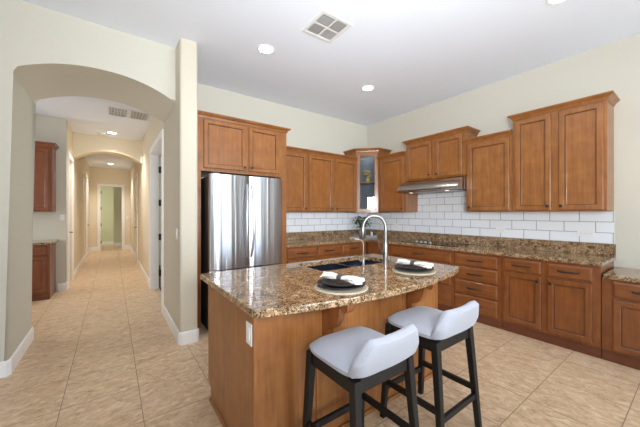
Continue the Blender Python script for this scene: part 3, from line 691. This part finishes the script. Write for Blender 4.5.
# outlet on the end panel
def plate_box(name, label, cat, fnp, w, h, kind, group=None):
    """fnp(a, b, d): a along the wall, b up, d out from the wall"""
    t = thing(name, label, cat, fnp(0, 0, 0), 0, group)
    o = Vector(fnp(0, 0, 0))
    def bx(a0, a1, b0, b1, d0, d1):
        p = Vector(fnp(a0, b0, d0))-o; q = Vector(fnp(a1, b1, d1))-o
        bm = bmesh.new(); box(bm, min(p.x, q.x), max(p.x, q.x), min(p.y, q.y), max(p.y, q.y), min(p.z, q.z), max(p.z, q.z), bev=0.0008, seg=1); return bm
    obj('cover_plate', bx(-w/2, w/2, -h/2, h/2, 0.0006, 0.006), M['plastic'], t)
    if kind == 'outlet':
        L_ = max(w, h); n = max(2, round(L_/0.05))
        for i in range(n):
            c = (i-(n-1)/2)*0.042
            (ca, cb_) = (c, 0) if w > h else (0, c)
            obj('socket', bx(ca-0.014, ca+0.014, cb_-0.014, cb_+0.014, 0.0061, 0.0075), M['plastic'], t)
            bm = bx(ca-0.006, ca-0.004, cb_-0.005, cb_+0.005, 0.0076, 0.008)
            obj('slot', bm, M['slot'], t); obj('slot', bx(ca+0.004, ca+0.006, cb_-0.005, cb_+0.005, 0.0076, 0.008), M['slot'], t)
    else:
        obj('rocker', bx(-0.016, 0.016, -0.033, 0.033, 0.0061, 0.010), M['plastic'], t)
    return t
plate_box('power_outlet', 'white outlet plate on the end panel of the island', 'outlet', lambda a, b, d: (IX0-d, 1.435+a, 0.735+b), 0.072, 0.115, 'switch')
plate_box('power_outlet', 'wide white outlet plate on the tile near the right end of the counter', 'outlet', lambda a, b, d: (WX-0.010-d, 0.82+a, 1.148+b), 0.15, 0.072, 'outlet')
plate_box('power_outlet', 'white outlet plate on the tile right of the cooktop', 'outlet', lambda a, b, d: (WX-0.010-d, 1.69+a, 1.14+b), 0.115, 0.072, 'outlet')
plate_box('power_outlet', 'white outlet plate on the tile left of the cooktop', 'outlet', lambda a, b, d: (WX-0.010-d, 3.47+a, 1.14+b), 0.115, 0.072, 'outlet')
plate_box('light_switch', 'white light switch on the near end of the wall beside the arch', 'switch', lambda a, b, d: (0.57-d, 3.42+a, 1.15+b), 0.075, 0.118, 'switch')
plate_box('light_switch', 'white light switch on the end wall right of the far doorway', 'switch', lambda a, b, d: (0.47+a, 13.3-d, 1.2+b), 0.075, 0.118, 'switch')
plate_box('power_outlet', 'white outlet plate above the nook counter', 'outlet', lambda a, b, d: (-0.715+a, 6.8-d, 1.30+b), 0.06, 0.1, 'outlet')

# island top with curved seating edge and sink cut-out
def fill_slab(name, outer, holes, z0, z1, mat, parent, bev=0.006):
    bm = bmesh.new(); edges = []
    for lp in [outer]+holes:
        vs = [bm.verts.new((x, y, z1)) for x, y in lp]
        edges += [bm.edges.new((vs[i], vs[(i+1) % len(vs)])) for i in range(len(vs))]
    bmesh.ops.triangle_fill(bm, use_beauty=True, edges=edges)
    top = list(bm.faces); r = bmesh.ops.extrude_face_region(bm, geom=top)
    bmesh.ops.translate(bm, verts=[v for v in r['geom'] if isinstance(v, bmesh.types.BMVert)], vec=(0, 0, z0-z1))
    return obj(name, bm, mat, parent)
def rrect(x0, x1, y0, y1, r, n=5):
    out = []
    for cx, cy, a0 in ((x1-r, y0+r, -PI/2), (x1-r, y1-r, 0), (x0+r, y1-r, PI/2), (x0+r, y0+r, PI)):
        for i in range(n+1): a = a0+PI/2*i/n; out.append((cx+r*math.cos(a), cy+r*math.sin(a)))
    return out
it = thing('island_countertop', 'brown granite island top with a bowed seating edge', 'countertop', (0, 0, 0.8755))
x0, x1 = 0.535, 2.41
front_e = []
for i in range(25):
    t = i/24; x = x0+(x1-x0)*t; u = 2*t-1
    front_e.append((x, 1.255-0.145*(1-abs(u)**2.0)))
outer = []
for i, (x, y) in enumerate(front_e): outer.append((x, y))
outer = [(x0, 1.275), (x0+0.008, 1.258)]+outer[1:-1]+[(x1-0.01, 1.262), (x1, 1.28), (x1, 2.27), (x0, 2.27)]
SX0, SX1, SY0, SY1 = 1.345, 2.19, 1.795, 2.198
hole = rrect(SX0, SX1, SY0, SY1, 0.05)
o = fill_slab('stone_slab', outer, [hole], 0, 0.0385, M['granite'], it)
bv = o.modifiers.new('bevel', 'BEVEL'); bv.width = 0.006; bv.segments = 3; bv.limit_method = 'ANGLE'; bv.angle_limit = math.radians(50)

# undermount double sink
sk = thing('kitchen_sink', 'dark double bowl sink set under the island top', 'sink', (0, 0, 0))
def bowl(x0, x1, y0, y1, depth):
    bm = bmesh.new(); zt = 0.874
    a = rrect(x0, x1, y0, y1, 0.05); loops = [(a, zt), (rrect(x0+0.004, x1-0.004, y0+0.004, y1-0.004, 0.05), zt-depth+0.03), (rrect(x0+0.03, x1-0.03, y0+0.03, y1-0.03, 0.05), zt-depth)]
    outl = [(rrect(x0-0.012, x1+0.012, y0-0.012, y1+0.012, 0.06), zt), (rrect(x0-0.012, x1+0.012, y0-0.012, y1+0.012, 0.06), zt-depth-0.01)]
    def mk(l): return [bm.verts.new((p[0], p[1], l[1])) for p in l[0]]
    rs = [mk(l) for l in loops]; ro = [mk(l) for l in outl]
    def br(p, q):
        for i in range(len(p)): j = (i+1) % len(p); bm.faces.new((p[i], p[j], q[j], q[i]))
    br(rs[0], rs[1]); br(rs[1], rs[2]); bm.faces.new(rs[2]); br(rs[0], ro[0]); br(ro[0], ro[1]); bm.faces.new(ro[1])
    return obj('bowl', bm, M['sink'], sk, True)
mid = SX0+0.46
bowl(SX0+0.002, mid-0.014, SY0+0.002, SY1-0.002, 0.20); bowl(mid+0.014, SX1-0.002, SY0+0.002, SY1-0.002, 0.17)
for cx in ((SX0+mid)/2, (SX1+mid)/2):
    bm = bmesh.new(); lathe(bm, [(0, 0), (0.04, 0), (0.04, 0.004), (0.03, 0.002), (0, 0.002)], (cx, 1.995, 0.6755 if cx < mid else 0.7055), n=18); obj('drain', bm, M['steels'], sk)

# faucets
FX, FY, FZ = 2.005, 1.735, 0.9142
fc = thing('kitchen_faucet', 'tall satin nickel gooseneck faucet with side lever on the island', 'faucet', (FX, FY, FZ))
bm = bmesh.new(); lathe(bm, [(0, 0), (0.030, 0), (0.030, 0.008), (0.023, 0.012), (0.0215, 0.17), (0.018, 0.19), (0, 0.192)], n=20); obj('faucet_body', bm, M['steels'], fc, True)
dv = Vector((-0.75, 0.66)).normalized(); R_ = 0.10
bm = bmesh.new(); pts = [(0, 0, 0.17), (0, 0, 0.25), (0, 0, 0.335)]
for i in range(1, 15):
    a = PI*i/15*1.08; s = R_*(1-math.cos(a)); pts.append((dv.x*s, dv.y*s, 0.335+R_*math.sin(a)))
tube(bm, pts, 0.0145, 14); obj('spout', bm, M['steels'], fc, True)
p = Vector(pts[-1]); q = (p-Vector(pts[-2])).normalized()
bm = bmesh.new(); tube(bm, [p-q*0.005, p+q*0.03, p+q*0.10, p+q*0.105], [0.016, 0.019, 0.021, 0.017], 16); obj('spray_head', bm, M['steels'], fc, True)
bm = bmesh.new(); h = Vector((-0.86, -0.1, 0)).normalized()
tube(bm, [(h.x*0.02, h.y*0.02, 0.105), (h.x*0.055, h.y*0.055, 0.108)], [0.015, 0.012], 12)
tube(bm, [(h.x*0.05, h.y*0.05, 0.105), (h.x*0.085, h.y*0.085, 0.15), (h.x*0.115, h.y*0.115, 0.215)], [0.009, 0.007, 0.005], 10)
obj('lever', bm, M['steels'], fc, True)
sf = thing('water_tap', 'slim nickel drinking water tap left of the tall faucet', 'faucet', (1.755, 1.765, FZ))
bm = bmesh.new(); lathe(bm, [(0, 0), (0.018, 0), (0.018, 0.006), (0.012, 0.012), (0.011, 0.06), (0.006, 0.07), (0, 0.072)], n=16); obj('tap_body', bm, M['steels'], sf, True)
bm = bmesh.new(); pts = [(0, 0, 0.06), (0, 0, 0.13), (0, 0, 0.19)]+[(-0.045*(1-math.cos(a)), 0.03*(1-math.cos(a)), 0.19+0.042*math.sin(a)) for a in [PI*0.62*i/8 for i in range(1, 9)]]
tube(bm, pts, 0.0055, 10); obj('spout', bm, M['steels'], sf, True)
bm = bmesh.new(); tube(bm, [(-0.008, 0, 0.045), (-0.03, 0.004, 0.05), (-0.05, 0.01, 0.065)], [0.008, 0.008, 0.005], 10); obj('lever', bm, M['steels'], sf, True)

# place settings
TOPZ = 0.9142
def setting(cx, cy, ang, where):
    m = thing('placemat', 'round woven beige placemat '+where, 'placemat', (cx, cy, TOPZ), 0, 'placemats on the island')
    bm = bmesh.new(); pr = [(0, 0)]
    for k in range(14): r = 0.012+k*0.0114; pr += [(r-0.004, 0.0045 if k else 0.003), (r+0.002, 0.0062)]
    pr += [(0.167, 0.003), (0.167, 0.0), (0, 0.0)]
    pr[0] = (0, 0.004); lathe(bm, pr, n=48); obj('weave', bm, M['mat'], m, True)
    p1 = bmesh.new(); lathe(p1, [(0, 0), (0.095, 0), (0.10, 0.003), (0.144, 0.016), (0.152, 0.020), (0.150, 0.023), (0.098, 0.009), (0, 0.007)], n=48)
    o = obj('dinner_plate', p1, M['plate'], None, True); o.location = (cx, cy, TOPZ+0.0066); tag(o, 'large black dinner plate on the placemat '+where, 'plate', 'black dinner plates')
    p2 = bmesh.new(); lathe(p2, [(0, 0), (0.07, 0), (0.075, 0.003), (0.112, 0.013), (0.120, 0.018), (0.118, 0.021), (0.073, 0.009), (0, 0.007)], n=44)
    o = obj('salad_plate', p2, M['plate'], None, True); o.location = (cx+0.004, cy+0.004, TOPZ+0.0066+0.0092); tag(o, 'small black salad plate stacked on the dinner plate '+where, 'plate', 'black salad plates')
    n = thing('napkin', 'white napkin gathered in a brown ring '+where, 'napkin', (cx, cy, TOPZ+0.0066+0.0092+0.0245), ang, 'white napkins')
    bm = bmesh.new(); N_, K = 26, 22; rings = []
    for i in range(N_+1):
        t = i/N_*2-1; x = t*0.142; wd = 0.019+0.022*abs(t)**0.8*(1.0 if t < 0 else 1.12); ht = 0.013+0.009*abs(t)-0.004*t*t
        if abs(t) > 0.93: wd *= 0.85; ht *= 0.6
        ring = []
        for k in range(K):
            a = 2*PI*k/K; f = 1+0.22*math.sin(4*a+6*t)*min(1, abs(t)*2)+0.12*math.sin(7*a-9*t)*abs(t)
            ring.append(bm.verts.new((x+0.006*math.sin(3*a)*abs(t), wd*f*math.cos(a), ht+0.004+ht*f*math.sin(a)+(-0.012*max(0, abs(t)-0.55) if True else 0))))
        rings.append(ring)
    for a_, b_ in zip(rings, rings[1:]):
        for k in range(K): bm.faces.new((a_[k], a_[(k+1) % K], b_[(k+1) % K], b_[k]))
    bm.faces.new(rings[0][::-1]); bm.faces.new(rings[-1]); obj('cloth', bm, M['linen'], n, True)
    bm = bmesh.new(); pts = [(0, 0.0255*math.cos(a), 0.018+0.020*math.sin(a)) for a in [2*PI*i/20 for i in range(21)]]
    for dx in (-0.012, -0.004, 0.004, 0.012): tube(bm, [(p[0]+dx, p[1], p[2]) for p in pts], 0.0048, 8)
    obj('napkin_ring', bm, M['ring'], n, True)
setting(1.145, 1.345, -1.36, 'nearest the island corner')
setting(1.94, 1.39, -1.48, 'at the right end of the island')

# ------------------------------------------------------------------ bar stools (local: x width, y toward the island, z up)
def stool():
    t = thing('bar_stool', '', 'stool', (0, 0, 0), 0, 'bar stools at the island')
    SW, SD, SZ = 0.218, 0.205, 0.636
    # seat cushion: rounded slab with soft crown
    bm = bmesh.new(); n = 18; gx = []
    def surf(u, v, top):
        e = 5.0; sx = u; sy = v
        k = (abs(sx)**e+abs(sy)**e)**(1/e) if (sx or sy) else 0
        m = max(abs(sx), abs(sy)); s = (m/k) if k else 0
        x = sx*s*SW*(1.0 if True else 1); y = sy*s*SD
        ed = min(1, m); z = SZ+0.026*(1-ed**7)**0.5+0.026+0.007*(1-ed*ed) if top else SZ+0.008*(ed**4)
        return x, y, z
    top = [[bm.verts.new(surf(2*i/n-1, 2*j/n-1, True)) for j in range(n+1)] for i in range(n+1)]
    bot = [[bm.verts.new(surf((2*i/n-1)*0.985, (2*j/n-1)*0.985, False)) for j in range(n+1)] for i in range(n+1)]
    for i in range(n):
        for j in range(n):
            bm.faces.new((top[i][j], top[i+1][j], top[i+1][j+1], top[i][j+1])); bm.faces.new((bot[i][j], bot[i][j+1], bot[i+1][j+1], bot[i+1][j]))
    bd = [(i, 0) for i in range(n)]+[(n, j) for j in range(n)]+[(i, n) for i in range(n, 0, -1)]+[(0, j) for j in range(n, 0, -1)]
    for k in range(len(bd)):
        a, b = bd[k], bd[(k+1) % len(bd)]; bm.faces.new((top[a[0]][a[1]], bot[a[0]][a[1]], bot[b[0]][b[1]], top[b[0]][b[1]]))
    obj('seat', bm, M['fabric'], t, True)
    # low upholstered back: trapezoid pad leaning outwards
    bm = bmesh.new(); nu, nv = 20, 12
    def back(u, v, s):      # u -1..1 across, v 0..1 up, s -1 outer / +1 inner
        c = 0.10*0.0
        hw = 0.213+0.030*v if v < 0.35 else 0.2235-0.070*((v-0.35)/0.65)**1.15
        rim = max(abs(u)**12, abs(2*v-1)**10); th = 0.030*max(0.0, 1-rim)**0.5+0.004
        x = u*hw; y = -0.200-0.050*v+0.022*u*u+s*th; z = SZ+0.018+0.168*v
        if s > 0 and v < 0.5: y += 0.022*(1-v*2)**2
        return x, y, z
    A = {}
    for s in (-1, 1):
        for i in range(nu+1):
            for j in range(nv+1): A[s, i, j] = bm.verts.new(back(2*i/nu-1, j/nv, s))
    for i in range(nu):
        for j in range(nv):
            bm.faces.new([A[-1, a, b] for a, b in ((i, j), (i+1, j), (i+1, j+1), (i, j+1))]); bm.faces.new([A[1, a, b] for a, b in ((i, j), (i, j+1), (i+1, j+1), (i+1, j))])
    bd = [(i, 0) for i in range(nu)]+[(nu, j) for j in range(nv)]+[(i, nv) for i in range(nu, 0, -1)]+[(0, j) for j in range(nv, 0, -1)]
    for k in range(len(bd)):
        a, b = bd[k], bd[(k+1) % len(bd)]; bm.faces.new((A[-1, a[0], a[1]], A[1, a[0], a[1]], A[1, b[0], b[1]], A[-1, b[0], b[1]]))
    obj('backrest', bm, M['fabric'], t, True)
    W = M['blackwood']
    bm = bmesh.new(); zt = SZ-0.001
    box(bm, -0.165, 0.165, 0.150, 0.172, zt-0.065, zt); box(bm, -0.165, 0.165, -0.184, -0.162, zt-0.065, zt)
    box(bm, -0.198, -0.176, -0.155, 0.145, zt-0.065, zt); box(bm, 0.176, 0.198, -0.155, 0.145, zt-0.065, zt)
    obj('seat_frame', bm, W, t)
    LG = {}
    for sx in (-1, 1):
        for sy in (-1, 1):
            xt, yt = sx*0.187, (0.163 if sy > 0 else -0.172); xb, yb = sx*0.212, (0.200 if sy > 0 else -0.225)
            bm = bmesh.new(); st = 0.0215; sb = 0.0165; vs = []
            for (cx, cy, cz, s) in ((xb, yb, 0.0, sb), (xt, yt, zt-0.0005, st)):
                vs.append([bm.verts.new((cx+a*s, cy+b*s, cz)) for a, b in ((-1, -1), (1, -1), (1, 1), (-1, 1))])
            bm.faces.new(vs[0][::-1]); bm.faces.new(vs[1])
            for k in range(4): bm.faces.new((vs[0][k], vs[0][(k+1) % 4], vs[1][(k+1) % 4], vs[1][k]))
            bmesh.ops.bevel(bm, geom=[e for e in bm.edges if abs(e.verts[0].co.z-e.verts[1].co.z) > 0.3], offset=0.003, segments=1, affect='EDGES')
            obj('leg', bm, W, t); LG[sx, sy] = ((xb, yb), (xt, yt))
    def at(sx, sy, z): (xb, yb), (xt, yt) = LG[sx, sy]; k = z/zt; return xb+(xt-xb)*k, yb+(yt-yb)*k
    def rail(a, b, z, h=0.034, wd=0.020, off=0.016):
        pa, pb = Vector(at(*a, z)), Vector(at(*b, z)); d = (pb-pa).normalized(); pa = pa+d*off; pb = pb-d*off; nrm = Vector((-d.y, d.x))*wd/2
        bm = bmesh.new(); pts = [pa-nrm, pb-nrm, pb+nrm, pa+nrm]; prism(bm, [(q.x, q.y) for q in pts], fn, z-h/2, z+h/2); obj('stretcher', bm, W, t)
    rail((-1, -1), (1, -1), 0.20); rail((-1, 1), (1, 1), 0.20); rail((-1, -1), (-1, 1), 0.245); rail((1, -1), (1, 1), 0.245)
    return t
s1 = stool(); s1.location = (1.052, 1.095, -0.0); s1['label'] = 'grey upholstered bar stool with black legs, nearest the viewer'
s2 = dup(s1, (1.69, 1.10, 0), 0.0, 'grey upholstered bar stool with black legs, at the right end of the island')

# ------------------------------------------------------------------ plant, tray and jar on the back counter
pl = thing('potted_fern', 'small green fern in a grey pot in the counter corner', 'plant', (3.93, 3.98, 0.9142))
bm = bmesh.new(); lathe(bm, [(0, 0), (0.05, 0), (0.07, 0.11), (0.074, 0.125), (0.066, 0.125), (0.06, 0.11), (0, 0.108)], n=24); obj('pot', bm, M['pot'], pl, True)
bm = bmesh.new(); rnd = random.Random(3)
for i in range(46):
    a = rnd.uniform(0, 2*PI); L_ = rnd.uniform(0.14, 0.26); up = rnd.uniform(0.10, 0.30); pts = []
    for k in range(7):
        t = k/6; r = 0.01+L_*t*0.8; z = 0.11+up*math.sin(t*PI*0.72); pts.append(Vector((r*math.cos(a), r*math.sin(a), z)))
    if any(p.x > 0.33 or p.y > 0.23 for p in pts): pts = [Vector((p.x*0.55, p.y*0.55, p.z+0.03)) for p in pts]
    side = Vector((-math.sin(a), math.cos(a), 0))
    for k in range(1, 7):
        c = pts[k]; d = (pts[k]-pts[k-1]).normalized(); ll = 0.042*(1-0.5*k/6)
        for s in (-1, 1):
            tip = c+side*s*ll+d*ll*0.6-Vector((0, 0, 0.01)); wv = d*0.009
            v = [bm.verts.new(q) for q in (c-wv, c+side*s*ll*0.5-wv*0.6+Vector((0, 0, 0.004)), tip, c+side*s*ll*0.5+wv*1.6, c+wv)]
            bm.faces.new(v)
obj('foliage', bm, M['leaf'], pl)
tr = thing('serving_tray', 'small grey tray on the back counter in front of the fern', 'tray', (3.93, 3.80, 0.9142))
bm = bmesh.new(); box(bm, -0.14, 0.14, -0.07, 0.07, 0, 0.012); ring_ = [(-0.14, 0.14, -0.07, -0.062), (-0.14, 0.14, 0.062, 0.07), (-0.14, -0.132, -0.062, 0.062), (0.132, 0.14, -0.062, 0.062)]
for a in ring_: box(bm, *a, 0.0125, 0.04)
obj('tray_body', bm, M['pot'], tr)
jr = thing('candle_jar', 'white candle in a glass jar standing on the small grey tray', 'candle', (4.0, 3.80, 0.9265))
bm = bmesh.new(); lathe(bm, [(0, 0.0), (0.04, 0.0), (0.04, 0.11), (0.037, 0.11), (0.037, 0.004), (0, 0.004)], n=24); obj('jar', bm, M['glass'], jr, True)
bm = bmesh.new(); lathe(bm, [(0, 0.005), (0.036, 0.005), (0.036, 0.09), (0, 0.092)], n=24); obj('wax', bm, M['wax'], jr, True)
bm = bmesh.new(); tube(bm, [(0, 0, 0.09), (0.001, 0, 0.1)], 0.001, 6); obj('wick', bm, M['slot'], jr)

# ------------------------------------------------------------------ nook cabinets behind the arch
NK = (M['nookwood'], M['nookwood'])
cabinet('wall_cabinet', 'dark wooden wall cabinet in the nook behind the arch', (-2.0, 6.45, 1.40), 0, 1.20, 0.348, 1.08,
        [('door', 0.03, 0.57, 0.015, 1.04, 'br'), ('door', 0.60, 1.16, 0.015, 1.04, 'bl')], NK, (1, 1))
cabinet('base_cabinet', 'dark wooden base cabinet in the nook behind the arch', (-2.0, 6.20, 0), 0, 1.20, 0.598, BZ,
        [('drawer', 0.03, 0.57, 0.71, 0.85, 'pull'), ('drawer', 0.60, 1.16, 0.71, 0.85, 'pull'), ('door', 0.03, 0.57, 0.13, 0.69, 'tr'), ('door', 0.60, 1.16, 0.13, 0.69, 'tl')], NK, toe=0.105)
nc = thing('nook_countertop', 'brown stone top on the nook cabinet behind the arch', 'countertop', (0, 0, 0.8755)); B('stone_slab', M['granite'], nc, -2.0, -0.755, 6.165, 6.798, 0, 0.0385, bev=0.005)

# ------------------------------------------------------------------ ceiling things
def can_light(x, y, z, label, power, color, group, spot=True, r=0.075):
    t = thing('recessed_light', label, 'ceiling light', (x, y, z), 0, group)
    bm = bmesh.new(); lathe(bm, [(r, -0.0006), (r+0.02, -0.0006), (r+0.018, -0.005), (r, -0.006), (r, -0.0006)]); obj('trim_ring', bm, M['trim'], t, True)
    bm = bmesh.new(); lathe(bm, [(0, -0.001), (r-0.001, -0.001), (r-0.001, -0.004), (0, -0.004)]); obj('lamp', bm, M['lamp'], t)
    l = bpy.data.lights.new('can_lamp', 'SPOT'); l.energy = power; l.color = color; l.spot_size = math.radians(125); l.spot_blend = 0.8; l.shadow_soft_size = 0.07
    o = bpy.data.objects.new('can_lamp', l); COL.objects.link(o); o.parent = t; o.location = (0, 0, -0.02)
    return t
WARM = (1.0, 0.95, 0.88); NEU = (1.0, 0.95, 0.88)
G = 'recessed kitchen ceiling lights'
can_light(1.383, 2.909, H_K, 'round recessed ceiling light left of the air vent, above the refrigerator', 28, NEU, G)
can_light(3.013, 2.936, H_K, 'round recessed ceiling light right of the air vent, nearest the corner cabinet', 38, NEU, G)
can_light(3.05, 0.74, H_K, 'round recessed ceiling light at the top right edge', 22, NEU, G)
can_light(0.0, 7.42, H_H, 'round recessed ceiling light in the hallway before the second arch', 150, WARM, 'recessed hallway ceiling lights')
can_light(-0.04, 12.1, H_H, 'round recessed ceiling light in the hallway beyond the second arch', 150, WARM, 'recessed hallway ceiling lights')
def register(x0, x1, y0, y1, z, label, cells, slats):
    t = thing('ceiling_vent', label, 'vent', ((x0+x1)/2, (y0+y1)/2, z)); w_, h_ = (x1-x0)/2, (y1-y0)/2
    bm = bmesh.new(); f = 0.028
    for a in ((-w_, w_, -h_, -h_+f), (-w_, w_, h_-f, h_), (-w_, -w_+f, -h_+f, h_-f), (w_-f, w_, -h_+f, h_-f)): box(bm, *a, -0.008, -0.0006)
    obj('frame', bm, M['vent'], t)
    B('duct_opening', M['ventd'], t, -w_+f, w_-f, -h_+f, h_-f, -0.0014, -0.0006)
    bm = bmesh.new()
    for (cx0, cx1, cy0, cy1, ax) in cells:
        X0, X1 = -w_+f+(2*w_-2*f)*cx0, -w_+f+(2*w_-2*f)*cx1; Y0, Y1 = -h_+f+(2*h_-2*f)*cy0, -h_+f+(2*h_-2*f)*cy1
        for k in range(slats):
            t_ = (k+0.5)/slats; hw = 0.17/slats
            if ax == 0: yy = Y0+(Y1-Y0)*t_; d = (Y1-Y0)*hw; box(bm, X0+0.006, X1-0.006, yy-d, yy+d, -0.0045, -0.0025)
            else: xx = X0+(X1-X0)*t_; d = (X1-X0)*hw; box(bm, xx-d, xx+d, Y0+0.006, Y1-0.006, -0.0045, -0.0025)
        box(bm, X1-0.006, X1+0.006, Y0, Y1, -0.006, -0.002); box(bm, X0, X1, Y1-0.006, Y1+0.006, -0.006, -0.002)
    if len(cells) == 5: box(bm, -0.03, 0.03, -h_+f, h_-f, -0.0075, -0.0016)
    obj('louvres', bm, M['vent'], t); return t
register(1.53, 1.885, 2.04, 2.40, H_K, 'square white four way air vent in the kitchen ceiling', [(0, .5, 0, .5, 0), (.5, 1, 0, .5, 1), (0, .5, .5, 1, 1), (.5, 1, .5, 1, 0)], 6)
register(-0.06, 0.52, 5.62, 6.07, H_H, 'wide white double return vent in the hallway ceiling', [(0, .5, 0, 1, 1), (.5, 1, 0, 1, 1), (0, 1, 0, .33, 0), (0, 1, .33, .66, 0), (0, 1, .66, 1, 0)], 6)
sd = thing('smoke_detector', 'round white smoke detector on the hallway ceiling beside the light', 'smoke detector', (-0.19, 7.55, H_H))
bm = bmesh.new(); lathe(bm, [(0, -0.0006), (0.065, -0.0006), (0.062, -0.025), (0.045, -0.034), (0, -0.035)], n=24); obj('detector_body', bm, M['plastic'], sd, True)
B('motion_sensor', M['plastic'], None, 0.52, 0.5695, 7.53, 7.62, 2.50, 2.66, bev=0.008)
tag(bpy.data.objects['motion_sensor'], 'small white sensor on the right hallway wall beside the second arch', 'sensor')
B('wall_panel', M['plastic'], None, -0.6595, -0.63, 10.2, 10.6, 1.75, 2.35, bev=0.006)
tag(bpy.data.objects['wall_panel'], 'white box mounted high on the left hallway wall past the second arch', 'panel')
